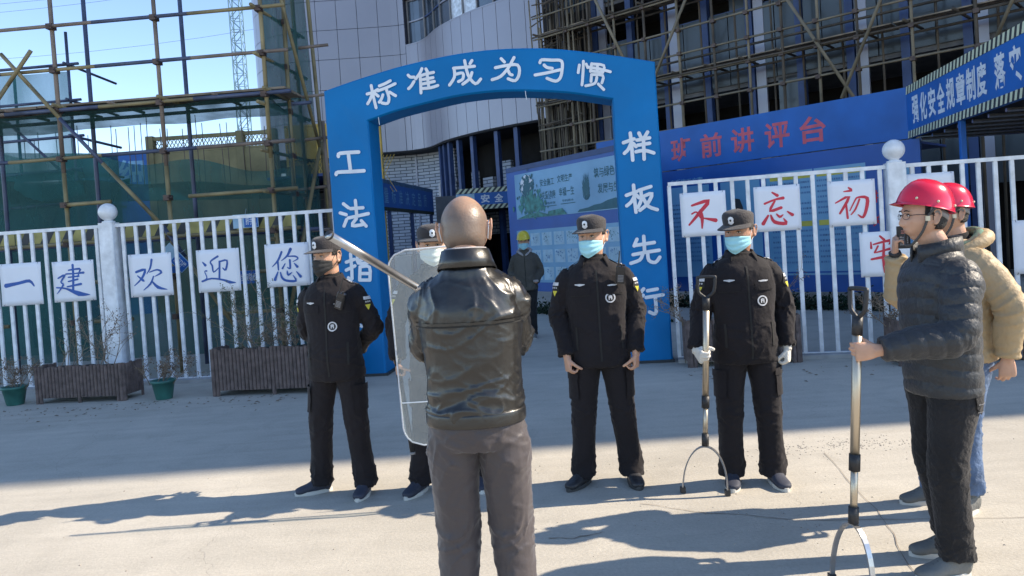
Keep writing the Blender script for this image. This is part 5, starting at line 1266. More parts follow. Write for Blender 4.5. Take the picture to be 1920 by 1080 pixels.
# ---- hands
def hand_parts(W, d, n, lat, curl=(25, 30, 20), thumb=0.5, sc=1.0, fat=0.0, tsplay=.6, grip=False):
    """palm, four unequal fingers and a side thumb; d = towards fingertips, n = palm facing, lat = towards the thumb"""
    d = nrm(d); n = nrm(n - d * n.dot(d)); lat = nrm(lat - d * lat.dot(d) - n * lat.dot(n)); s = sc; P = []
    def R5(c, rx, ry): return (*c, rx * s + fat, ry * s + fat)
    P.append(loft([R5(W - d * .03 * s, .027, .020), R5(W, .029, .020), R5(W + d * .035 * s, .039, .017), R5(W + d * .075 * s, .043, .0145), R5(W + d * .095 * s, .040, .011)], lat, 14, 3, 2.6))
    Ls = (.072, .080, .075, .059)
    for i in range(4):
        b = W + (d * (.082, .088, .085, .076)[i] + lat * (.0318 - .0208 * i)) * s
        dd = nrm(d + lat * (.07 * (1.2 - i)))
        pts = [b - dd * .02 * s, b]; a = 0
        for k, fr in enumerate((.44, .31, .25)):
            a += R(curl[k] * (1 + .10 * (i - 1)))
            dr = dd * math.cos(a) + n * math.sin(a); pts.append(pts[-1] + dr * Ls[i] * fr * s)
        rr = (.0088, .0092, .0084, .0078, .0062) if i < 3 else (.0078, .0082, .0074, .0069, .0056)
        P.append(loft([(*p, r_ * s + fat * .7, r_ * s + fat * .7) for p, r_ in zip(pts, rr)], lat, 9, 3))
    b = W + (d * .028 + lat * .026 + n * .004) * s
    td = nrm(d * .62 + lat * tsplay + n * (.25 + thumb * .6)); pts = [b - td * .012 * s, b]
    cur = td
    for k, L in enumerate((.040, .032, .026)):
        pts.append(pts[-1] + cur * L * s); cur = nrm(cur + (n * .55 - lat * .50 * thumb * 1.2) * thumb)
    P.append(loft([(*p, r_ * s + fat * .7, r_ * s + fat * .7) for p, r_ in zip(pts, (.014, .0135, .0112, .0100, .0078))], np.cross(td, n), 10, 3))
    return P

# ---- head
def head_grid(nu=56, nv=44):
    v = []; 
    for j in range(nv + 1):
        ph = math.pi * j / nv - math.pi / 2
        for i in range(nu):
            th = 2 * math.pi * i / nu; v.append((math.cos(ph) * math.sin(th), -math.cos(ph) * math.cos(th), math.sin(ph)))
    f = []
    for j in range(nv):
        for i in range(nu): f.append((j * nu + i, j * nu + (i + 1) % nu, (j + 1) * nu + (i + 1) % nu, (j + 1) * nu + i))
    return np.array(v), f
def ss(x, a, b):
    t = np.clip((x - a) / (b - a), 0, 1); return t * t * (3 - 2 * t)
def head_shape(dirs, fat=0.0, full=True, wide=1.0):
    x = dirs[:, 0] * .0765 * wide; y = dirs[:, 1] * .096; z = dirs[:, 2] * .116
    dx, dy, dz = dirs.T
    t = np.clip(-z / .116, 0, 1)
    x = x * (1 - .30 * ss(t, .25, 1.0)); back = dy > 0
    y = np.where(back, y * (1 - .42 * ss(t, .25, .9)), y * (1 - .10 * ss(t, .4, 1)))
    y = np.where(~back, y * (1 - .06 * ss(z, .03, .11)), y)
    top_ = np.clip(dz, 0, 1); x = x * (1 + .26 * top_ * (1 - top_) + .02 * top_); y = y * (1 + .16 * top_ * (1 - top_) * (dy > 0))
    if full:
        fr = (dy < 0); ax = np.abs(x)
        nose = ss(.022 - z, 0, .055) * ss(z + .050, 0, .012); nw = .0080 + .0050 * ss(-z, .01, .038)
        y = y - fr * .021 * np.exp(-(x / nw) ** 2) * nose - fr * .006 * np.exp(-(x / .03) ** 2 - ((z + .072) / .026) ** 2)
        y = y - fr * .005 * np.exp(-((ax - .013) / .007) ** 2 - ((z + .036) / .008) ** 2)
        y = y + fr * .011 * np.exp(-((ax - .031) / .015) ** 2 - ((z - .006) / .011) ** 2)
        y = y - fr * .005 * np.exp(-((ax - .028) / .022) ** 2 - ((z - .029) / .008) ** 2)
        y = y - fr * .006 * np.exp(-(ax / .023) ** 2) * (np.exp(-((z + .063) / .0055) ** 2) + 1.1 * np.exp(-((z + .075) / .006) ** 2))
        y = y + fr * .004 * np.exp(-(ax / .02) ** 2 - ((z + .088) / .007) ** 2)
        y = y - fr * .012 * np.exp(-(ax / .022) ** 2 - ((z + .103) / .012) ** 2)
        y = y - fr * .006 * np.exp(-((ax - .048) / .016) ** 2 - ((z + .022) / .018) ** 2)
        x = x + np.sign(x) * .004 * np.exp(-((dy + .35) / .3) ** 2 - ((z + .02) / .02) ** 2)
    v = np.stack([x, y, z], 1)
    return v + dirs * fat
def ear_parts(side):
    c = A(side * .0815, .014, -.004); P = []
    n = nrm(A(side * .85, -.2, 0)); up = nrm(A(side * .12, .12, 1)); f = nrm(np.cross(n, up))
    ring = []
    for k in range(15):
        a = math.radians(-120 + k * 19); ring.append(c + up * (.032 * math.sin(a) + (.004 if a > 0 else 0)) + f * side * (-.018) * math.cos(a) * (1 if a > 0 else .75) + n * .007)
    P.append(loft([(*p, .0042, .0042) for p in ring], n, 7, 2))
    v, ff = loft([(*(c - n * .012), .008, .016), (*(c - n * .002), .012, .024), (*(c + n * .004), .012, .024)], f, 12, 2); P.append((v, ff))
    P.append(loft([(*(c - up * .024 - n * .004), .006, .006), (*(c - up * .027 + n * .004), .007, .006), (*(c - up * .020 + n * .006), .006, .005)], f, 8, 2))
    return P
HG, HF = head_grid()

class Person:
    def __init__(s, label, loc, yaw, H=1.75, group=None):
        s.k = H / 1.757; s.root = thing('person', label, 'person', loc, R(yaw), group); s.root.scale = (s.k, s.k, s.k)
    hs = 1.08
    def head(s, yaw=0, pitch=0, roll=0, pos=(0, -.022, 1.632)):
        s.HM = Matrix.Translation(pos) @ Matrix.Rotation(R(yaw), 4, 'Z') @ Matrix.Rotation(R(pitch), 4, 'X') @ Matrix.Rotation(R(roll), 4, 'Y') @ Matrix.Scale(s.hs, 4)
        s.hm = np.array(s.HM); s.hp = A(*pos)
    def H_(s, v): v = np.asarray(v, float); return v @ s.hm[:3, :3].T + s.hm[:3, 3]
    def Hd(s, v): return np.asarray(v, float) @ s.hm[:3, :3].T
    def hobj(s, name, v, f, m, parent=None, smooth=True):
        return MB().add(s.H_(v), f).obj(name, m, parent or s.root, smooth)

def body(p, J, skin, voxel=.0046, hands=None, wide=1.0):
    parts = [(p.H_(head_shape(HG, wide=wide)), HF)]
    for sd in (-1, 1):
        for v, f in ear_parts(sd): parts.append((p.H_(v), f))
    hb = p.H_([(0, .022, -.075)])[0]; hb2 = p.H_([(0, .030, -.02)])[0]
    parts.append(loft([(0, .03, 1.38, .070, .060), (0, .022, 1.45, .060, .058), (*(A(0, .018, 1.48) * .5 + hb * .5), .056, .058), (*hb, .054, .058), (*hb2, .045, .05)], (1, 0, 0), 18, 4))
    parts.append(loft([(0, .02, .88, .10, .07), (0, .01, 1.05, .09, .06), (0, .01, 1.25, .11, .07), (0, .02, 1.38, .10, .055), (0, .02, 1.43, .055, .05)], (1, 0, 0), 16, 3))
    for sd in (-1, 1):
        h, k, a = J['hip'][sd], J['knee'][sd], J['ankle'][sd]
        parts.append(loft([(*h, .065, .065), (*((h + k) / 2), .06, .06), (*k, .048, .048), (*(k * .6 + a * .4), .046, .046), (*a, .033, .033), (*(a + A(0, -.02, -.05)), .03, .04)], (1, 0, 0), 10, 2))
        S, E, W = J['sh'][sd], J['el'][sd], J['wr'][sd]
        S = S - A(sd * .02, 0, .055)
        parts.append(loft([(*(S * .55 + A(0, .01, 1.34) * .45), .040, .040), (*S, .040, .040), (*((S + E) / 2), .04, .04), (*E, .036, .036), (*(E * .5 + W * .5), .034, .034), (*W, .026, .022), (*(W + nrm(W - E) * .02), .026, .020)], (1, 0, .3), 10, 2))
    hs = hands or {}
    for sd in (-1, 1):
        if sd in hs: parts += hand_parts(J['wr'][sd], **hs[sd])
    me, co = grow_surface(parts, voxel, 2)
    return finish(me, 'body', skin, p.root)

def joints(**o):
    J = dict(sh={-1: A(-.185, .01, 1.412), 1: A(.185, .01, 1.412)}, el={-1: A(-.255, .03, 1.13), 1: A(.255, .03, 1.13)}, wr={-1: A(-.25, -.05, .88), 1: A(.25, -.05, .88)},
             hip={-1: A(-.095, .0, .90), 1: A(.095, 0, .90)}, knee={-1: A(-.125, -.01, .49), 1: A(.125, -.01, .49)}, ankle={-1: A(-.145, .03, .095), 1: A(.145, .03, .095)}, toe={-1: A(-.35, -1, 0), 1: A(.25, -1, 0)})
    for k, v in o.items():
        kk, sd = k.rsplit('_', 1); J[kk][-1 if sd == 'r' else 1] = A(*v)
    return J

def jacket(p, J, m, style, hem=.80, chest=(.215, .140), waist=(.185, .130), hemr=(.200, .135), sleeve=(.082, .074, .066, .056), voxel=.0075, seed=1.0, neckr=(.078, .078), cuff=.0, belly=0.0, shz=0.0):
    c1, c2 = chest; parts = []
    parts.append(loft([(0, .005, hem, *hemr), (0, .003, hem + .03, hemr[0] + .004, hemr[1] + .004), (0, -belly * .6, (hem + 1.08) / 2, (hemr[0] + waist[0]) / 2, (hemr[1] + waist[1]) / 2 + belly), (0, -belly, 1.10, *waist), (0, 0, 1.25, c1 * .97, c2), (0, .004, 1.35, c1 * .93, c2 * .98), (0, .012, 1.425 + shz, c1 * .78, c2 * .74), (0, .018, 1.462 + shz, c1 * .52, c2 * .60), (0, .020, 1.492, *neckr)], (1, 0, 0), 30, 4, 2.25))
    s0, s1, s2, s3 = sleeve; limbs = []
    for sd in (-1, 1):
        S, E, W = J['sh'][sd], J['el'][sd], J['wr'][sd]; W2 = W + nrm(E - W) * (cuff + .01)
        b = A(sd * .09, .012, 1.378 + shz)
        parts.append(loft([(*b, s0 * .72, s0 * .72), (*(A(S[0] * .86, S[1], S[2] - .038 + shz)), s0 * .88, s0 * .88), (*(A(S[0] * 1.02, S[1], S[2] - .062 + shz) * .86 + E * .14), s0 * .95, s0 * .95), (*(S * .55 + E * .45), s0 * .4 + s1 * .55, s1 * .98), (*(E + nrm(E - (S + W) / 2) * .006), s1 * .98, s1 * .98), (*((E + W2) / 2), s2, s2), (*(W2 + (E - W2) * .12), s3 * 1.02, s3 * 1.02), (*W2, s3, s3 * .95)], (1, 0, .25), 18, 4))
        LE = np.linalg.norm(S - E); LW = np.linalg.norm(E - W2)
        limbs.append(([b, S, E, W2], [(.09 + LE, .09, 1.1), (.09 + LE + LW, .05, .8), (.10, .06, .5)], s1, 'arm'))
    limbs.append(([A(0, 0, hem - .02), A(0, 0, 1.1), A(0, .01, 1.46)], [(1.0 - hem, .12, .55), (.02, .06, .35), (1.38 - hem, .06, .35)], c2 * 1.15, 'trunk'))
    me, co = grow_surface(parts, voxel, 4)
    co = cloth(me, co, limbs, style, seed)
    o = finish(me, 'jacket', m, p.root)
    p.jbvh = BVHTree.FromPolygons([Vector(c) for c in co], [tuple(q.vertices) for q in me.polygons])
    return o
def trousers(p, J, m, style, top=1.0, thigh=.115, knee=.088, hemr=.088, voxel=.008, seed=2.0, hipw=(.172, .125), hemz=.055):
    parts = [loft([(0, .005, .83, hipw[0] * .86, hipw[1] * .9), (0, .004, .90, *hipw), (0, .0, top, hipw[0] * .93, hipw[1] * .93)], (1, 0, 0), 24, 4, 2.3)]; limbs = []
    for sd in (-1, 1):
        h, k, a = J['hip'][sd], J['knee'][sd], J['ankle'][sd]
        e = A(a[0], a[1], hemz + (a[2] - .095))
        parts.append(loft([(*(h + A(-sd * .012, .0, .03)), thigh * .85, thigh * .95), (*(h + A(0, 0, -.08)), thigh * .94, thigh * 1.02), (*((h + k) / 2), (thigh + knee) / 2, (thigh + knee) / 2 + .004), (*k, knee, knee + .004), (*(k * .5 + a * .5), knee * .94, knee * .98), (*(a + A(0, 0, .03)), hemr, hemr * 1.02), (*e, hemr * .98, hemr * 1.12)], (1, 0, 0), 20, 4))
        Lh = np.linalg.norm(h - k); Lk = np.linalg.norm(k - e)
        limbs.append(([h + A(0, 0, .05), k, e], [(Lh + .05, .10, .75), (Lh + Lk, .10, 1.1), (.12, .08, .55)], knee, 'leg'))
    me, co = grow_surface(parts, voxel, 4)
    co = cloth(me, co, limbs, style, seed)
    o = finish(me, 'trousers', m, p.root)
    p.tbvh = BVHTree.FromPolygons([Vector(c) for c in co], [tuple(q.vertices) for q in me.polygons]); return o
def shoes(p, J, m='shoe_black', sole='sole_dark', sc=1.0):
    for sd in (-1, 1):
        a = J['ankle'][sd]; f = nrm(A(J['toe'][sd][0], J['toe'][sd][1], 0)); lift = a[2] - .095; l = A(-f[1], f[0], 0); tip = J['toe'][sd][2]
        def at(d, z): return A(a[0], a[1], lift) + f * d * sc + A(0, 0, z * sc - max(0, d) * tip)
        v, ff = loft([(*at(-.062, .048), .020, .030), (*at(-.050, .052), .034, .046), (*at(0, .062), .040, .058), (*at(.05, .052), .043, .046), (*at(.10, .040), .047, .033), (*at(.15, .033), .046, .025), (*at(.178, .030), .036, .020), (*at(.192, .028), .018, .014)], l, 18, 4, 2.4)
        sh = MB().add(v, ff).obj('shoe', m, p.root, True)
        out = [];
        for k in range(24):
            t = 2 * math.pi * k / 24; d = .066 + .134 * math.cos(t); w = (.050 if math.cos(t) > 0 else .043) * math.sin(t) * (1 - .18 * (1 - abs(math.sin(t))))
            out.append(A(a[0], a[1], lift) + f * d * sc + l * w * sc - A(0, 0, max(0, d) * tip))
        b = MB(); b.add([tuple(q + A(0, 0, .001)) for q in out] + [tuple(q + A(0, 0, .026 * sc)) for q in out], [tuple(range(23, -1, -1)), tuple(range(24, 48))] + [(i, (i + 1) % 24, 24 + (i + 1) % 24, 24 + i) for i in range(24)])
        so = b.obj('sole', sole, sh)
        if True:
            lm = MB()
            for k in range(4):
                c = at(.045 + k * .022, .096 - k * .011); lm.tube([c - l * .018, c + A(0, 0, .006), c + l * .018], .0028, 5)
            lm.obj('lace', 'sole_dark' if m != 'shoe_black' else 'patch_black', sh)

def project(bvh, pts2, faces, org, d, up, off=.003):
    """drop flat artwork (u, v) onto the cloth along direction d"""
    org = A(*org); d = nrm(A(*d)); up = nrm(A(*up) - d * A(*up).dot(d)); right = np.cross(d, up)
    v = []; last = None
    for (u, w) in pts2:
        o = org + right * u + up * w - d * .5
        h, n_, i, dist = bvh.ray_cast(Vector(o), Vector(d), 1.2)
        if h is None: h = Vector(last) if last is not None else Vector(org)
        else: h = h + n_ * off
        last = h; v.append(tuple(h))
    return v, faces
def disk(r0, r1, n=20):
    pts = []; f = []
    for i in range(n):
        a = 2 * math.pi * i / n; pts += [(r0 * math.cos(a), r0 * math.sin(a)), (r1 * math.cos(a), r1 * math.sin(a))]
    for i in range(n): j = (i + 1) % n; f.append((2 * i, 2 * i + 1, 2 * j + 1, 2 * j))
    return pts, f
def polygrid(w, h, nx=5, ny=5, shape=None):
    pts = []; f = []
    for i in range(nx + 1):
        for j in range(ny + 1):
            u = (i / nx - .5) * w; v = (j / ny - .5) * h
            if shape: u, v = shape(i / nx * 2 - 1, j / ny * 2 - 1); u *= w / 2; v *= h / 2
            pts.append((u, v))
    for i in range(nx):
        for j in range(ny): a = i * (ny + 1) + j; f.append((a, a + ny + 1, a + ny + 2, a + 1))
    return pts, f
def decal(p, name, art, org, d, m, off=.003, up=(0, 0, 1), bvh=None):
    v, f = project(bvh or p.jbvh, art[0], art[1], org, d, up, off)
    o = MB().add(v, f).obj(name, m, p.root, True)
    return o
def shift(art, du, dv): return [(a + du, b + dv) for a, b in art[0]], art[1]
def merge(*arts):
    P = []; F = []
    for a in arts: n = len(P); P += a[0]; F += [tuple(i + n for i in f) for f in a[1]]
    return P, F
def shield_shape(u, v):
    return (u * (1 if v > -.1 else max(.04, 1 - ((-.1 - v) / .9) ** 1.6)), v)
def wing_shape(u, v): return (u, v * (.25 + .75 * (1 - abs(u))) + .35 * abs(u))

def collar(p, m, r=.074, z=1.478, h=.045, open_=38, fold=True, tall=0.0, thick=.004, y=.014, flare=.0):
    """shirt collar: stand that folds over, open at the throat"""
    v = []; f = []; n = 36; prof = []
    for i in range(n + 1):
        a = R(open_) + (2 * math.pi - 2 * R(open_)) * i / n       # 0 = front (-y)
        fr = max(0, math.cos(a)); k = 1 + .14 * fr
        if fold: pr = [(r, z - .012), (r * .99, z + h * .6), (r * 1.02, z + h), (r * 1.10, z + h * .96), (r * 1.22 + .01 * fr, z + h * .4), (r * 1.34 + .02 * fr, z - .004 - .030 * fr ** 3)]
        else: pr = [(r * 1.10, z - .02), (r * 1.05 + flare, z + h * .5), (r * 1.04 + flare, z + h + tall), (r * 1.12 + flare, z + h + tall + .004), (r * 1.17 + flare, z + h * .5), (r * 1.22, z - .02)]
        for (q, zz) in pr: v.append((q * math.sin(a) * k, y - q * math.cos(a) * k * .98, zz - .020 * fr + .006 * math.cos(a + math.pi)))
    K = 6
    for i in range(n):
        for j in range(K - 1): f.append((i * K + j, (i + 1) * K + j, (i + 1) * K + j + 1, i * K + j + 1))
    o = MB().add(v, f).obj('collar', m, p.root, True)
    s = o.modifiers.new('s', 'SOLIDIFY'); s.thickness = thick; s.offset = 1
    return o

# ---- things worn on the head
def cap_visor(p, m='cap'):
    rings = [(.042, .0820, .1010), (.052, .0840, .1035), (.070, .0855, .1050), (.088, .0870, .1050), (.102, .0840, .1000), (.112, .0740, .0880), (.119, .0560, .0660), (.123, .030, .036), (.124, .004, .005)]
    n = 40; v = []; f = []
    for (z, rx, ry) in [(.040, .080, .098)] + rings:
        for i in range(n):
            a = 2 * math.pi * i / n; fr = -math.cos(a)
            zz = z + .004 * math.sin(a * 3 + z * 40) * (1 if z > .08 else 0) + .010 * math.cos(a) * ss(np.array(z), .08, .124) - .006 * (1 - math.cos(a)) * 0
            v.append((rx * math.sin(a), -ry * math.cos(a) + .002, zz))
    K = len(rings) + 1
    for k in range(K - 1):
        for i in range(n): f.append((k * n + i, k * n + (i + 1) % n, (k + 1) * n + (i + 1) % n, (k + 1) * n + i))
    c = p.hobj('cap', v, f, m)
    # brim
    v = []; f = []; nu, nw = 22, 5
    for side in (0, 1):
        for i in range(nu + 1):
            a = R(-74 + 148 * i / nu)
            for j in range(nw + 1):
                w = j / nw; ext = .070 * max(0.0, math.cos(a * 1.12)) ** .7
                rx = .084 + ext * w; ry = .105 + ext * w
                z = .049 - .016 * w * (math.cos(a) ** .5 if math.cos(a) > 0 else 0) - .012 * (1 - math.cos(a)) * w - .0 - side * .0035
                v.append((rx * math.sin(a) * (1 - .10 * w), -ry * math.cos(a), z))
    N = (nu + 1) * (nw + 1)
    for i in range(nu):
        for j in range(nw):
            a = i * (nw + 1) + j; f.append((a, a + 1, a + nw + 2, a + nw + 1)); f.append((a + N, a + N + nw + 1, a + N + nw + 2, a + N + 1))
    for i in range(nu): a = i * (nw + 1) + nw; f.append((a, a + N, a + N + nw + 1, a + nw + 1))
    p.hobj('visor', v, f, m, c)
    # badge with crest shape
    bd_ = []; 
    def at(u, z):
        a = u / .10; return (.0905 * math.sin(a), -.1105 * math.cos(a) - .001, z)
    out = [(-.018, .088), (-.012, .098), (0, .102), (.012, .098), (.018, .088), (.016, .074), (.019, .066), (.010, .058), (0, .054), (-.010, .058), (-.019, .066), (-.016, .074)]
    v = [at(0, .078)] + [at(*q) for q in out]; v[0] = (v[0][0], v[0][1] - .006, v[0][2])
    p.hobj('cap_badge', v, [(0, i + 1, (i + 1) % 12 + 1) for i in range(12)], 'badge', c)
    v = []; r_ = .0065
    for i in range(10): a = 2 * math.pi * i / 10; q = at(r_ * math.cos(a), .080 + r_ * math.sin(a)); v.append((q[0], q[1] - .0062, q[2]))
    p.hobj('emblem', v, [tuple(range(9, -1, -1))], 'patch_black', c)
def hair_shell(p, m='hair', low=-.058, front=.045, off=.0055, top=.12):
    th = np.arctan2(HG[:, 0], -HG[:, 1]); v = head_shape(HG, 0, False) + HG * off
    z = v[:, 2]; fr = np.cos(th)
    lim = np.where(fr > .15, front - .0 * fr, low + (front * .2 - low) * np.clip((fr + .2) / .35, 0, 1))
    lim = np.where((fr > .05) & (fr <= .35), np.minimum(lim, .0), lim)
    keep = (z > lim) & (z < top)
    f = [q for q in HF if all(keep[i] for i in q)]
    o = p.hobj('hair', v, f, m); s = o.modifiers.new('s', 'SOLIDIFY'); s.thickness = .006; s.offset = -1
    return o
def face(p, brows=True, lips=False, narrow=.0042):
    for sd in (-1, 1):
        c = A(sd * .0305, -.0850, .0055); v = []; f = []
        d, ff = head_grid(14, 8)
        e = p.hobj('eye', d * A(.0125, .0050, narrow) + c, ff, 'eye_white')
        p.hobj('iris', d * A(.0050, .0032, narrow * .98) + c + A(0, -.0030, 0), ff, 'iris', e)
        l = MB().tube([p.H_([(sd * (.018 + .0245 * t / 4), -.0900 + .004 * (t / 4) ** 2 , .0085 + .0028 * math.sin(math.pi * t / 4))])[0] for t in range(5)], .0016, 5).obj('eyelid', 'patch_black', p.root)
        if brows:
            MB().tube([p.H_([(sd * (.014 + .034 * t / 5), -.0955 + .007 * (t / 5) ** 2, .0245 + .004 * math.sin(math.pi * t / 5 + .3))])[0] for t in range(6)], [.0022, .0032, .0034, .003, .0024, .0014], 6).obj('eyebrow', 'hair', p.root)
    if lips:
        for z, w, r_ in ((-.0640, .021, .0026), (-.0735, .019, .0034)):
            MB().tube([p.H_([(w * t / 4, -.0985 + .006 * (t / 4) ** 2 * 1.2, z + (.001 if t == 0 else 0))])[0] for t in range(-4, 5)], [r_ * max(.2, 1 - (t / 4.4) ** 2) for t in range(-4, 5)], 6).obj('lip', 'lip', p.root, True)
def face_mask(p, m='mask_blue', top=-.010, bot=-.122, loops='elastic', wide=68):
    nu, nv_ = 26, 18; v = []; f = []
    for i in range(nu + 1):
        a = R(-wide + 2 * wide * i / nu); ca = math.cos(a); u = abs(a) / R(wide)
        for j in range(nv_ + 1):
            w = j / nv_
            t_ = top - .014 * u ** 1.5 - .004 ; b_ = bot + .050 * u ** 1.3
            z = t_ + (b_ - t_) * w
            bulge = .020 * math.exp(-(u * 1.5) ** 2) * math.sin(math.pi * min(1, .18 + w * .86)) ** .7
            jaw = 1 - .13 * ss(np.array(-z), .055, .13) - (.10 * ss(np.array(-z), .075, .13)) * u
            rx = (.0800) * jaw; ry = (.1010 + bulge) * (1 - .05 * ss(np.array(-z), .09, .13))
            pl = .0028 * math.sin(w * 3 * 2 * math.pi) * (1 - u ** 2)
            v.append(((rx + pl) * math.sin(a), -(ry + pl) * ca, z))
    for i in range(nu):
        for j in range(nv_): a = i * (nv_ + 1) + j; f.append((a, a + 1, a + nv_ + 2, a + nv_ + 1))
    o = p.hobj('face_mask', v, f, m); s = o.modifiers.new('s', 'SOLIDIFY'); s.thickness = .002; s.offset = 1
    for sd in (-1, 1):
        e = v[(nu if sd > 0 else 0) * (nv_ + 1)]; e2 = v[(nu if sd > 0 else 0) * (nv_ + 1) + nv_]
        MB().tube([p.H_([q])[0] for q in (e, (sd * .080, -.012, .010), (sd * .084, .012, .024), (sd * .082, .030, -.004), (sd * .080, .014, -.034), (sd * .076, -.016, -.048), e2)], .0017, 5).obj('ear_loop', loops, o)
def hard_hat(p, m='helmet_red', tilt=-8, straps=True, rivets=True):
    T = np.array(Matrix.Translation((0, .006, .045)) @ Matrix.Rotation(R(tilt), 4, 'X'))
    def X(v): v = np.asarray(v, float); return v @ T[:3, :3].T + T[:3, 3]
    n = 56; prof = [(0.0, 1.0), (.10, .99), (.22, .975), (.45, .90), (.65, .77), (.80, .60), (.91, .38), (.965, .16), (.985, .04), (1.0, .0), (1.02, -.028), (1.040, -.050), (1.042, -.062), (1.03, -.058), (.985, -.03), (.965, 0), (.94, .16), (.86, .38), (.70, .62), (.40, .86), (0.0, .95)]
    v = []; f = []
    for (q, z) in prof:
        for i in range(n):
            a = 2 * math.pi * i / n; fr = math.cos(a)
            e = max(0, q - 1.0)
            vis = 1 + e * (4.4 * max(0, fr) ** 3)
            rx, ry = .108 * q, .128 * q * vis
            rid = 0
            if z > .3: rid = .004 * min(1, q * 2) * math.exp(-((abs(math.sin(a)) * q * .1165) / .016) ** 2)
            v.append((rx * math.sin(a), -ry * fr, .130 * z + rid - e * .25 * max(0, fr) ** 3))
    K = len(prof)
    for k in range(K - 1):
        for i in range(n): f.append((k * n + i, k * n + (i + 1) % n, (k + 1) * n + (i + 1) % n, (k + 1) * n + i))
    hat = p.hobj('hard_hat', X(v), f, m)
    if rivets:
        for a in (-140, -90, -48, 48, 90, 140):
            q = .975; a_ = R(a); c = A(.108 * q * math.sin(a_) * 1.0, -.128 * q * math.cos(a_), .022)
            d, ff = head_grid(10, 6); p.hobj('rivet', X(d * .0062 + c), ff, 'cream', hat)
    if straps:
        # suspension band and chin strap
        v = []; f = []
        for i in range(25):
            a = R(82 + 196 * i / 24)
            for (z, r_) in ((.002, 1.0), (-.026, .99)):
                v.append((.086 * r_ * math.sin(a), -.108 * r_ * math.cos(a), z - .022 * max(0, -math.cos(a))))
        for i in range(24): f.append((2 * i, 2 * i + 1, 2 * i + 3, 2 * i + 2))
        o = p.hobj('headband', X(v), f, 'grey_plastic', hat); s = o.modifiers.new('s', 'SOLIDIFY'); s.thickness = .003
        for sd in (-1, 1):
            top = X([(sd * .103, .0, .0)])[0]; mid = A(sd * .086, -.022, .005); chin = A(sd * .034, -.066, -.124); bot = A(0, -.072, -.132)
            pts = [top, mid, A(sd * .084, -.032, -.03), A(sd * .072, -.046, -.075), chin, bot]
            P_ = catmull(pts, 8); rr = [.0055 + .0012 * (k % 2) for k in range(len(P_))]
            MB().tube([p.H_([q])[0] for q in P_], rr, 8).obj('chin_strap', 'strap', hat)
            p.hobj('buckle', (lambda d: d[0])(([ (mid[0] + sd * .004 + sd * x * .004, mid[1] - .006 + y * .009, mid[2] - .014 + z * .011) for x in (-1, 1) for y in (-1, 1) for z in (-1, 1)],)), [(0, 1, 3, 2), (4, 6, 7, 5), (0, 4, 5, 1), (2, 3, 7, 6), (0, 2, 6, 4), (1, 5, 7, 3)], 'cream', hat, False)

def radio_thing(p, label, pos, tilt=(0, 20, 0), ant=True, group=None, sc=1.0):
    MW = Matrix.Translation(p.root.location) @ Matrix.Rotation(p.root.rotation_euler[2], 4, 'Z') @ Matrix.Scale(p.k, 4)
    w = MW @ Vector(pos)
    t = thing('walkie_talkie', label, 'radio', w, 0, group); t.rotation_euler = (R(tilt[0]), R(tilt[1]), p.root.rotation_euler[2] + R(tilt[2])); t.scale = (sc, sc, sc)
    m = MB(); m.bev(-.029, .029, -.017, .017, -.055, .055, .007); m.bev(-.026, .026, -.020, -.016, -.05, .02, .004)
    m.obj('radio_body', 'radio', t)
    for k in range(5): MB().box(-.018, .018, -.0225, -.0195, -.002 - k * .009, .002 - k * .009).obj('grille', 'grey_plastic', t)
    MB().cyl((.006, 0, .055), (.006, 0, .068), .007, n=10).obj('knob', 'rubber', t)
    if ant: MB().cyl((-.017, 0, .05), (-.017, 0, .065), .007, .006, 8).cyl((-.017, 0, .06), (-.014, 0, .155), .0048, .003, 8).obj('antenna', 'rubber', t)
    MB().box(-.012, .012, .017, .022, -.02, .03).obj('clip', 'grey_plastic', t)
    return t

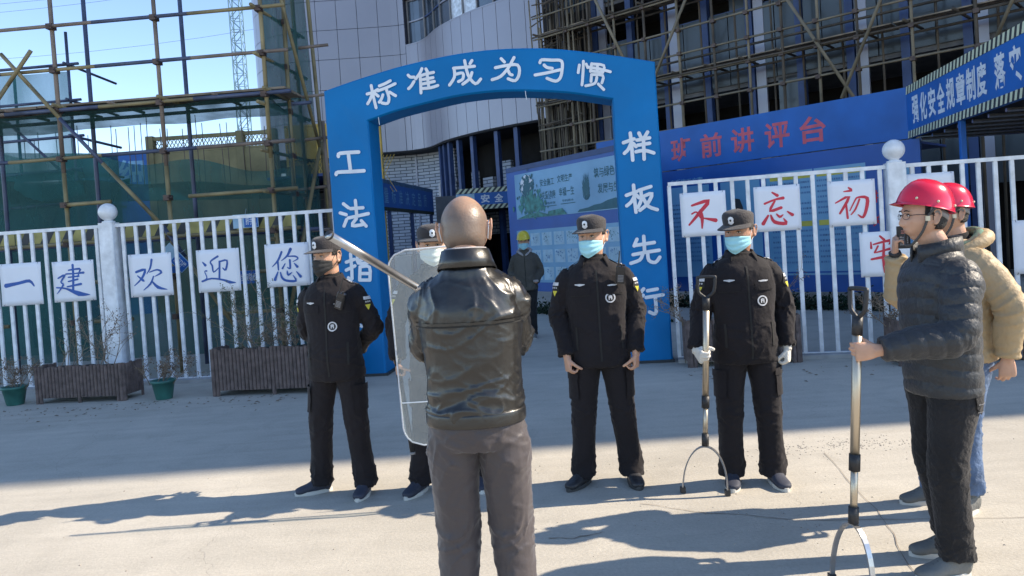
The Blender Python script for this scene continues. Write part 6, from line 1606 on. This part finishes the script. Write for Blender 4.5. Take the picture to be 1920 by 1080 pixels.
def uniform_trim(p, J, shoulder=1, style=1, badge=(.082, 1.235)):
    bx, bz = badge
    decal(p, 'placket', polygrid(.012, .58, 2, 40), (.004, 0, 1.12), (0, 1, 0), 'patch_black', .004)
    decal(p, 'chest_badge', disk(.024, .0325, 24), (bx, 0, bz), (0, 1, 0), 'patch_white', .0042)
    decal(p, 'badge_ground', disk(.0, .025, 20), (bx, 0, bz), (0, 1, 0), 'patch_black', .0036)
    decal(p, 'badge_emblem', merge(shift(polygrid(.007, .026, 1, 3), -.008, 0), shift(polygrid(.007, .026, 1, 3), .008, 0), shift(disk(0, .0055, 8), 0, .010), polygrid(.014, .006, 2, 1)), (bx, 0, bz), (0, 1, 0), 'patch_white', .0050)
    for sx, sz in ((-.105, 1.325), (.098, 1.312)):
        decal(p, 'wing_badge', polygrid(.062, .016, 8, 3, wing_shape), (sx, 0, sz), (0, 1, 0), 'patch_white', .0045)
    for sx in (-.105, .105):
        decal(p, 'pocket_flap', polygrid(.125, .048, 8, 4, lambda u, v: (u, v - (.25 * (1 - abs(u)) if v < 0 else 0))), (sx, 0, 1.285), (0, 1, 0), 'uniform', .0065)
        decal(p, 'pocket_seam', polygrid(.118, .004, 8, 1), (sx, 0, 1.255), (0, 1, 0), 'patch_black', .004)
        decal(p, 'hand_pocket', polygrid(.012, .15, 2, 8), (sx * 1.35, 0, .98), (0, 1, 0), 'patch_black', .004)
    # upper arm shield patch and epaulettes
    for sd in (-1, 1):
        S, E = J['sh'][sd], J['el'][sd]; c = S * .60 + E * .40; d = (-sd * .80, .60, 0)
        decal(p, 'arm_patch', polygrid(.066, .080, 6, 8, shield_shape), c, d, 'patch_black', .0040)
        decal(p, 'arm_patch_top', polygrid(.066, .020, 6, 2), c + A(0, 0, .036), d, 'patch_white', .0052)
        decal(p, 'arm_patch_point', polygrid(.040, .036, 6, 5, lambda u, v: (u * (.5 + .5 * v) if v < 1 else u, v)), c - A(0, 0, .026), d, 'patch_yellow', .0052)
        decal(p, 'arm_patch_text', merge(*[shift(disk(.002, .006, 8), u, 0) for u in (-.016, 0, .016)]), c + A(0, 0, .012), d, 'patch_white', .0054)
        ex = sd * .148
        decal(p, 'epaulette', polygrid(.105, .046, 6, 4), (ex, .012, 1.5), (0, 0, -1), 'patch_black', .007, (0, 1, 0))
        decal(p, 'epaulette_stripe', merge(*[shift(polygrid(.007, .036, 1, 4), u, 0) for u in (-.032 * sd, -.012 * sd, .008 * sd, .028 * sd)]), (ex, .012, 1.5), (0, 0, -1), 'patch_white', .0085, (0, 1, 0))
def cargo(p, J, m='uniform'):
    for sd in (-1, 1):
        h, k = J['hip'][sd], J['knee'][sd]; c = h * .42 + k * .58; d = (-sd * .9, .35, 0)
        a = polygrid(.13, .16, 6, 6); decal(p, 'cargo_pocket', a, c, d, m, .012, bvh=p.tbvh)
        decal(p, 'cargo_flap', polygrid(.14, .045, 6, 2), c + A(0, 0, .075), d, m, .016, bvh=p.tbvh)
def undershirt(p): MB().add(*loft([(0, .02, 1.43, .070, .068), (0, .017, 1.49, .0655, .066), (0, .012, 1.525, .0615, .064)], (1, 0, 0), 24, 4)).obj('undershirt', 'under', p.root, True)

G_G = 'guards lined up in black uniforms'
def guard(label, loc, yaw, H, J, head, hands, seed, mask='mask_blue', belly=0.0, wide=1.0, skin='skin', shoes_=('shoe_black', 'sole_dark'), hem=.80, badge=(.082, 1.235), hair='hair', voxel=.0046, build=1.0):
    p = Person(label, loc, yaw, H, G_G); p.head(*head); p.J = J; p.root.scale = (p.k * build, p.k * build, p.k)
    body(p, J, skin, voxel, hands, wide)
    trousers(p, J, 'uniform', 'uniform', 1.0, .106, .079, .077, seed=seed + .5)
    jacket(p, J, 'uniform', 'uniform', hem, (.208, .138), (.182, .132), (.200, .138), (.074, .063, .056, .050), seed=seed, belly=belly)
    undershirt(p); collar(p, 'uniform', .077, 1.470, .042)
    uniform_trim(p, J, badge=badge); cargo(p, J)
    shoes(p, J, *shoes_)
    hair_shell(p, hair); cap_visor(p); face(p); 
    face_mask(p, mask, loops='elastic' if mask != 'mask_black' else 'mask_black')
    return p

# guard in the black mask, hands behind the back
J = joints(el_r=(-.222, .05, 1.14), el_l=(.262, .07, 1.13), wr_r=(-.10, .20, .97), wr_l=(.08, .21, .96), ankle_r=(-.185, .03, .095), ankle_l=(.155, .0, .095), knee_r=(-.145, -.01, .49), toe_r=(-1, -.55, 0), toe_l=(.05, -1, 0))
g1 = guard('guard in a black face mask and black cap, hands behind the back, before the railing', (-1.24, 5.02, 0), -10, 1.745, J, (-20, 2, 0), 
           {-1: dict(d=A(.7, .1, -.5), n=A(0, 1, 0), lat=A(0, 0, 1), curl=(30, 40, 20)), 1: dict(d=A(-.7, .1, -.5), n=A(0, 1, 0), lat=A(0, 0, 1), curl=(30, 40, 20))}, 1.3, 'mask_black', .01, shoes_=('navy', 'sole_white'), badge=(.05, 1.165), build=.96)
radio_thing(g1, 'walkie talkie clipped to the shoulder of the guard in the black mask', (.125, -.150, 1.335), (12, 22, 0), group='shoulder radios')
# guard behind the shield
J = joints(el_r=(-.27, .02, 1.14), wr_r=(-.27, -.08, .90), el_l=(.27, -.02, 1.14), wr_l=(.10, -.27, 1.08), ankle_r=(-.175, .02, .095), ankle_l=(.17, .03, .095), toe_r=(-.6, -1, 0), toe_l=(.3, -1, 0))
g2 = guard('guard with a white mask, mostly hidden behind the clear shield and the leather jacket', (-.53, 4.95, 0), 4, 1.775, J, (6, 3, 0),
           {-1: dict(d=A(0, -.12, -1), n=A(1, 0, 0), lat=A(0, -1, 0), curl=(72, 80, 55), thumb=.9), 1: dict(d=A(-.6, -.3, .5), n=A(0, -1, 0), lat=A(.3, 0, 1), curl=(60, 70, 40))}, 2.1, 'mask_white', shoes_=('navy', 'sole_white'), voxel=.0055)
# guard in the middle, arms down
J = joints(el_r=(-.245, .03, 1.13), el_l=(.252, .03, 1.13), wr_r=(-.215, -.085, .865), wr_l=(.228, -.085, .868), ankle_r=(-.150, .02, .095), ankle_l=(.165, .02, .095), toe_r=(-.75, -1, 0), toe_l=(.12, -1, 0))
g3 = guard('guard with a blue surgical mask and empty hands, standing before the right arch leg', (.535, 4.86, 0), -3, 1.765, J, (-24, 4, 0),
           {-1: dict(d=A(.05, -.12, -1), n=A(.9, .35, 0), lat=A(.2, -1, 0), curl=(58, 66, 38), thumb=.5, tsplay=.35), 1: dict(d=A(-.05, -.12, -1), n=A(-.9, .35, 0), lat=A(-.2, -1, 0), curl=(58, 66, 38), thumb=.5, tsplay=.35)}, 3.7, shoes_=('shoe_black', 'sole_dark'), wide=1.02)
radio_thing(g3, 'walkie talkie clipped to the shoulder of the empty handed guard in the blue mask', (.155, -.140, 1.375), (10, 6, 0), group='shoulder radios')
# guard with gloves and pole fork
J = joints(el_r=(-.258, .01, 1.13), el_l=(.262, .04, 1.13), wr_r=(-.325, -.105, .90), wr_l=(.248, -.04, .875), ankle_r=(-.120, .03, .095), ankle_l=(.130, .0, .095), toe_r=(-.25, -1, 0), toe_l=(.10, -1, 0), knee_r=(-.120, -.01, .49), knee_l=(.115, -.02, .49))
h4 = {-1: dict(d=A(.15, -1, -.45), n=A(1, .1, 0), lat=A(0, -.4, 1), curl=(66, 78, 50), thumb=.95), 1: dict(d=A(-.05, -.10, -1), n=A(-.9, .45, 0), lat=A(-.3, -1, 0), curl=(62, 68, 36), thumb=.5, tsplay=.35)}
g4 = guard('guard in white cotton gloves and a blue mask, holding a steel pole fork upright', (1.440, 4.68, 0), -2, 1.735, J, (-36, 8, 0), h4, 5.2, hair='hair_grey', shoes_=('navy', 'sole_white'), skin='skin_dark', belly=.012, badge=(.085, 1.19), build=1.02)
for sd in (-1, 1):
    P_ = hand_parts(J['wr'][sd], fat=.0032, **h4[sd]); W = J['wr'][sd]; E = J['el'][sd]
    P_.append(loft([(*(W + nrm(E - W) * .05), .034, .032), (*W, .034, .028), (*(W + nrm(W - E) * .02), .036, .026)], (0, 1, 0), 14, 3))
    me, co = grow_surface(P_, .0045, 2); finish(me, 'glove', 'glove', g4.root)

# ---- person seen from behind in the leather jacket
J = joints(sh_r=(-.150, .0, 1.412), sh_l=(.155, .0, 1.412), el_r=(-.150, -.18, 1.20), el_l=(.176, -.17, 1.20), wr_r=(-.04, -.37, 1.24), wr_l=(.10, -.38, 1.27), ankle_r=(-.122, .02, .095), ankle_l=(.118, .02, .095), knee_r=(-.102, -.02, .49), knee_l=(.098, -.02, .49), toe_r=(-.3, -1, 0), toe_l=(.3, -1, 0))
pb = Person('balding person in a shiny black leather jacket, seen from behind holding a steel rod', (-.178, 2.86, 0), 180 - 1, 1.835)
pb.hs = 1.10; pb.head(0, 6, 0, (0, -.03, 1.625)); pb.J = J
body(pb, J, 'skin', .0042, {-1: dict(d=A(.8, -.3, .1), n=A(0, 0, -1), lat=A(0, -1, 0), curl=(55, 70, 40), thumb=.8), 1: dict(d=A(.5, -.5, .5), n=A(-.4, .3, -.6), lat=A(0, -.7, .3), curl=(65, 75, 45), thumb=.9)})
trousers(pb, J, 'slacks', 'slacks', 1.01, .100, .078, .080, seed=7.7, voxel=.0075, hipw=(.172, .130))
jacket(pb, J, 'leather', 'leather', .935, (.196, .144), (.176, .138), (.172, .132), (.076, .067, .062, .054), seed=8.3, neckr=(.085, .082), shz=.006, voxel=.0065)
# waistband, yoke seam and collar of the leather jacket
MB().add(*loft([(0, .004, .918, .178, .138), (0, .004, .925, .185, .144), (0, .004, .962, .185, .144), (0, .004, .970, .179, .139)], (1, 0, 0), 40, 3, 2.2)).obj('waistband', 'leather', pb.root, True)
decal(pb, 'yoke_seam', polygrid(.40, .007, 40, 1), (0, 0, 1.285), (0, -1, 0), 'patch_black', .0022)
decal(pb, 'yoke_fold', polygrid(.40, .010, 40, 2), (0, 0, 1.294), (0, -1, 0), 'leather', .0055)
collar(pb, 'leather', .080, 1.492, .062, 30, True, thick=.006)
collar(pb, 'hoodie_lit_fold', .070, 1.512, .042, 40, False, thick=.003)  # pale inner collar: sunlight on the leather fold put into the colour
hs = hair_shell(pb, 'stubble', -.090, .03, .0012, .2)
for sd in (-1, 1): MB().tube([pb.H_([q])[0] for q in ((sd * .079, -.02, .012), (sd * .084, .014, .028), (sd * .083, .032, -.002), (sd * .078, .016, -.034))], .0018, 5).obj('mask_loop', 'elastic', pb.root)
shoes(pb, J); face(pb)

# ---- walking worker in the yellow hard hat
J = joints(sh_r=(-.165, .01, 1.412), sh_l=(.165, .01, 1.412), el_r=(-.235, .06, 1.13), el_l=(.245, .05, 1.13), wr_r=(-.15, -.10, .95), wr_l=(.17, -.10, .94), hip_r=(-.085, 0, .90), knee_r=(-.07, .03, .49), ankle_r=(-.02, .20, .14), knee_l=(.08, -.06, .49), ankle_l=(.07, -.06, .095), toe_l=(.1, -1, 0), toe_r=(.1, -1, .25))
pw = Person('worker in a yellow hard hat and blue mask walking through the gate, hands in pockets', (.215, 12.42, 0), -4, 1.74); pw.head(-3, 6, 0); pw.J = J
body(pw, J, 'skin', .008, {})
trousers(pw, J, 'black_jean', 'jeans', 1.0, .098, .075, .070, seed=9.1, voxel=.012)
jacket(pw, J, 'khaki', 'coat', .82, (.195, .130), (.185, .130), (.19, .135), (.072, .066, .060, .052), seed=9.9, voxel=.010)
MB().add(*loft([(-.10, .07, 1.47, .03, .035), (-.06, .12, 1.50, .035, .04), (0, .135, 1.51, .04, .045), (.06, .12, 1.50, .035, .04), (.10, .05, 1.48, .03, .035), (.07, -.05, 1.44, .02, .025), (.02, -.12, 1.40, .012, .015)], (0, 0, 1), 12, 4)).obj('hood', 'hoodie_lit_fold', pw.root, True)
MB().add(*loft([(-.11, .03, 1.47, .025, .03), (-.07, -.07, 1.44, .02, .025), (-.02, -.125, 1.40, .012, .015)], (0, 0, 1), 12, 4)).obj('hood_edge', 'hoodie_lit_fold', pw.root, True)
decal(pw, 'zip', polygrid(.01, .5, 2, 20), (0, 0, 1.12), (0, 1, 0), 'patch_black', .004)
for sd in (-1, 1): MB().add(*loft([(*(J['wr'][sd] + A(0, .0, .03)), .050, .050), (*(J['wr'][sd] + A(0, -.008, -.0)), .046, .044)], (1, 0, 0), 14, 3)).obj('cuff', 'hoodie_lit_fold', pw.root, True)
shoes(pw, J, 'shoe_grey', 'sole_white'); hair_shell(pw); face(pw); face_mask(pw, 'mask_blue'); hard_hat(pw, 'helmet_yellow', -4, False, False)

# ---- person in the black puffer jacket, in profile
J = joints(el_l=(.250, -.075, 1.125), wr_l=(.215, -.395, 1.075), el_r=(-.25, .06, 1.12), wr_r=(-.24, .0, .88), ankle_l=(.10, -.035, .095), ankle_r=(-.115, .07, .095), knee_l=(.110, -.055, .49), knee_r=(-.11, .0, .49), toe_l=(.1, -1, 0), toe_r=(-.1, -1, 0), hip_l=(.09, .0, .90))
pp = Person('person in a black quilted puffer jacket, red hard hat and glasses, gripping the front fork', (1.945, 3.40, 0), -90, 1.745); pp.hs = 1.0; pp.head(-2, -3, 0, (0, -.045, 1.640)); pp.J = J
body(pp, J, 'skin', .0042, {1: dict(d=A(-.10, -1, -.04), n=A(-1, .1, 0), lat=A(0, 0, 1), curl=(62, 78, 50), thumb=.95), -1: dict(d=A(0, -.1, -1), n=A(.9, .3, 0), lat=A(.2, -1, 0), curl=(40, 50, 30))})
trousers(pp, J, 'black_jean', 'jeans', 1.0, .108, .078, .070, seed=11.2, voxel=.007, hipw=(.165, .13), hemz=.085)
jacket(pp, J, 'puffer', 'puffer', .83, (.222, .142), (.204, .142), (.198, .136), (.090, .082, .072, .054), seed=12.0, neckr=(.092, .098), voxel=.0062, cuff=.01)
collar(pp, 'puffer', .086, 1.478, .050, 14, False, .006, thick=.010, flare=.004)
decal(pp, 'hip_pocket', polygrid(.09, .012, 6, 2), (0, 0, .84), (-1, 0, 0), 'black_jean', .006, bvh=pp.tbvh)
decal(pp, 'back_pocket', polygrid(.11, .11, 6, 6, shield_shape), (.1, .06, .80), (-1, -.35, 0), 'black_jean', .007, bvh=pp.tbvh)
decal(pp, 'pocket_stitch', merge(*[shift(polygrid(.09, .004, 6, 1), 0, z) for z in (-.035, .0, .045)]), (.1, .06, .80), (-1, -.35, 0), 'grey_plastic', .0085, bvh=pp.tbvh)
shoes(pp, J, 'shoe_grey', 'sole_white'); hair_shell(pp, 'hair', -.062, .055); face(pp, lips=True); hard_hat(pp, 'helmet_red', -12)
gl = MB()
for sd in (-1, 1):
    gl.tube([pp.H_([(sd * (.033 + .021 * math.cos(a)), -.096 + .006 * math.cos(a) * 1, .002 + .0145 * math.sin(a))])[0] for a in [k * math.pi / 8 for k in range(16)]], .0011, 5, True)
    gl.tube([pp.H_([q])[0] for q in ((sd * .055, -.091, .006), (sd * .078, -.070, .009), (sd * .085, .0, .008), (sd * .080, .022, -.006))], .0016, 5)
gl.tube([pp.H_([q])[0] for q in ((-.012, -.099, .006), (0, -.102, .008), (.012, -.099, .006))], .0012, 5)
gl.obj('glasses', 'rubber', pp.root)
# ---- person in the tan jacket with the radio raised
J = joints(el_r=(-.235, -.17, 1.165), wr_r=(-.175, -.228, 1.425), el_l=(.275, .085, 1.13), wr_l=(.245, .085, .865), ankle_l=(.06, -.03, .095), ankle_r=(-.13, -.10, .095), knee_l=(.08, -.04, .49), knee_r=(-.11, -.07, .49), toe_l=(.35, -1, 0), toe_r=(-.1, -1, 0))
pt = Person('person in a tan hooded jacket and red hard hat, raising a radio', (2.425, 4.06, 0), -84, 1.755); pt.hs = 1.0; pt.head(-2, 2, 0); pt.J = J
body(pt, J, 'skin', .0046, {-1: dict(d=A(.25, -.12, 1), n=A(.45, .9, .0), lat=A(-1, .3, .2), curl=(48, 55, 32), thumb=.75), 1: dict(d=A(0, -.05, -1), n=A(-.9, .3, 0), lat=A(-.2, -1, 0), curl=(38, 48, 28), thumb=.5)})
trousers(pt, J, 'blue_jean', 'jeans', 1.0, .098, .072, .068, seed=13.2, voxel=.009, hemz=.10)
jacket(pt, J, 'tan', 'tan', .84, (.208, .142), (.205, .148), (.205, .148), (.084, .078, .070, .056), seed=14.0, neckr=(.090, .092), voxel=.007)
MB().add(*loft([(-.125, .02, 1.455, .030, .028), (-.105, .10, 1.485, .040, .040), (-.04, .150, 1.50, .045, .050), (.04, .150, 1.50, .045, .050), (.105, .10, 1.485, .040, .040), (.125, .02, 1.455, .030, .028), (.10, -.08, 1.42, .02, .02)], (0, 0, 1), 14, 4)).obj('hood', 'tan', pt.root, True)
MB().add(*loft([(-.105, .03, 1.478, .022, .020), (-.085, .085, 1.512, .026, .026), (-.03, .118, 1.528, .028, .028), (.03, .118, 1.528, .028, .028), (.085, .085, 1.512, .026, .026), (.105, .03, 1.478, .024, .020), (.098, -.06, 1.448, .018, .016)], (0, 0, 1), 12, 4)).obj('hood_lining', 'plaid', pt.root, True)
shoes(pt, J, 'shoe_grey', 'sole_white'); hair_shell(pt); face(pt); hard_hat(pt, 'helmet_red', -7); undershirt(pt)
radio_thing(pt, 'black handheld radio raised in front of the face of the person in glasses', (-.135, -.200, 1.520), (0, 0, 60), False, sc=1.15)
MB().add(*loft([(*(J['wr'][-1] + A(0, .004, -.012)), .036, .034), (*(J['wr'][-1] + A(0.005, -.008, .014)), .036, .030)], (1, 0, 0), 16, 3)).obj('cuff', 'rubber', pt.root, True)

# ================================================================ HELD EQUIPMENT
def fork(label, top, bot, r, span, height, heading, group='long steel pole forks'):
    top = Vector(top); bot = Vector(bot); d = (bot - top).normalized()
    t = thing('pole_fork', label, 'pole fork', (bot.x, bot.y, 0), 0, group)
    o = Vector((bot.x, bot.y, 0)); a = top - o; b = bot - o
    L = (b - a).length
    def q(u): return a.lerp(b, u)
    hx = Vector((math.cos(heading), math.sin(heading), 0))
    s0 = .15 / L
    MB().cyl(q(s0), q(.74), r, n=20).obj('pole', 'steel', t, True)
    MB().cyl(q(.74), q(1 - .02), r * .78, n=20).obj('lower_pole', 'steel', t, True)
    for (u0, u1, rr) in ((.70, .77, 1.22), (.925, .995, 1.12), (s0 - .03, s0 + .05, 1.15)): MB().cyl(q(u0), q(u1), r * rr, n=20).obj('grip_collar', 'rubber', t, True)
    # D handle
    P = [q(s0), q(s0 * .82) - hx * .01, q(s0 * .60) - hx * .045, q(s0 * .10) - hx * .052, q(0) - hx * .045, q(0) + hx * .045, q(s0 * .10) + hx * .052, q(s0 * .60) + hx * .045, q(s0 * .82) + hx * .01, q(s0)]
    MB().tube([Vector(x) for x in catmull([tuple(p_) for p_ in P], 3)], r * .52, 10).obj('handle', 'rubber', t, True)
    P = []
    for k in range(25):
        an = math.pi * k / 24; P.append(b + hx * (span / 2 * math.cos(an)) + d * (height * (1 - math.sin(an) ** .9) if 0 < k < 24 else height) )
    c = MB()
    # flat band with real thickness
    v = []; f = []; side = d.cross(hx).normalized()
    for i, p_ in enumerate(P):
        tt = (P[min(i + 1, 24)] - P[max(i - 1, 0)]).normalized(); nn = tt.cross(side)
        for (x, y) in ((-1, -1), (1, -1), (1, 1), (-1, 1)): v.append(p_ + side * (.012 * x) + nn * (.004 * y))
    for i in range(24):
        for k in range(4): f.append((i * 4 + k, (i + 1) * 4 + k, (i + 1) * 4 + (k + 1) % 4, i * 4 + (k + 1) % 4))
    f += [(0, 1, 2, 3), (99, 98, 97, 96)]
    c.add(v, f).obj('fork_band', 'steel_grey', t)
    for i in (0, 24):
        e = P[i]; MB().box(-.015, .015, -.015, .015, 0, .035).obj('rubber_tip', 'rubber', t).location = e - Vector((0, 0, .012))
    return t
fork('long steel pole fork held upright by the guard in white gloves', (1.176, 4.512, 1.345), (1.113, 4.532, .300), .0195, .27, .285, R(-22))
fork('long steel pole fork gripped by the person in the black puffer jacket', (1.500, 3.225, 1.335), (1.422, 3.225, .300), .0195, .27, .300, R(-77))
o = MB().tube([(-.672, 2.74, 1.712), (-.56, 2.93, 1.607), (-.466, 3.10, 1.517), (-.36, 3.20, 1.43), (-.14, 3.30, 1.28)], [.0168, .0168, .0166, .0165, .0160], 20).obj('steel_rod', 'steel_grey', None, True)
tag(o, 'thick steel rod held up at a slant by the person in the leather jacket', 'rod')
MB().tube([(-.672, 2.74, 1.712), (-.668, 2.747, 1.7085)], .0190, 20).obj('end_ring', 'rubber', o, True)
# riot shield
t = thing('riot_shield', 'clear rounded riot shield held in front of the half hidden guard', 'shield', (-.475, 4.56, .42)); t.rotation_euler = (0, R(-1.5), R(4))
def rr(u, w, W=.53, Hh=1.21, r=.10, inset=0):
    return u, w
nx, nz = 26, 52; W_, H_s, rad = .53, 1.215, .12; v = []; f = []
def sh_pt(u, w, ins=0.0, y=0.0):
    hw = W_ / 2 - ins; z = H_s * w; zz = min(z, H_s - z)
    if zz < rad: hw = W_ / 2 - rad + math.sqrt(max(0, rad * rad - (rad - zz) ** 2)) - ins
    x = hw * u
    return (x, .35 * x * x * 1.6 + y, z)
for i in range(nx + 1):
    for j in range(nz + 1): v.append(sh_pt(i / nx * 2 - 1, j / nz))
for i in range(nx):
    for j in range(nz): a = i * (nz + 1) + j; f.append((a, a + nz + 1, a + nz + 2, a + 1))
o = MB().add(v, f).obj('panel', 'shield', t, True); s = o.modifiers.new('s', 'SOLIDIFY'); s.thickness = .004
edge = [sh_pt(-1, j / nz) for j in range(0, nz + 1)] + [sh_pt(1, 1 - j / nz) for j in range(0, nz + 1)]
MB().tube(edge, .0055, 6, True).obj('rim', 'patch_white', t, True)
MB().add([sh_pt(-.97, .22 + a, 0, -.006) for a in (0, .006)] + [sh_pt(u, .22 + a, 0, -.006) for a in (0, .006) for u in (-.5, 0, .5, .97)], [(0, 2, 6, 1), (2, 3, 7, 6), (3, 4, 8, 7), (4, 5, 9, 8)]).obj('crease', 'elastic', t)
MB().box(-.16, .16, .02, .05, .55, .60).obj('arm_strap', 'rubber', t); MB().tube([(-.10, .02, .70), (-.10, .09, .70), (.10, .09, .70), (.10, .02, .70)], .012, 8).obj('shield_handle', 'rubber', t)
t = thing('baton', 'black baton hanging down behind the lower edge of the shield', 'baton', (-.735, 4.80, .30), 0)
MB().cyl((.005, 0, 0), (-.045, .02, .46), .0165, n=14).obj('baton_shaft', 'rubber', t, True)
MB().cyl((-.045, .02, .46), (-.063, .03, .62), .019, n=14).obj('baton_grip', 'patch_black', t, True)
MB().cyl((.004, -.001, -.004), (.003, 0, .012), .018, n=14).obj('baton_tip', 'grey_plastic', t, True)
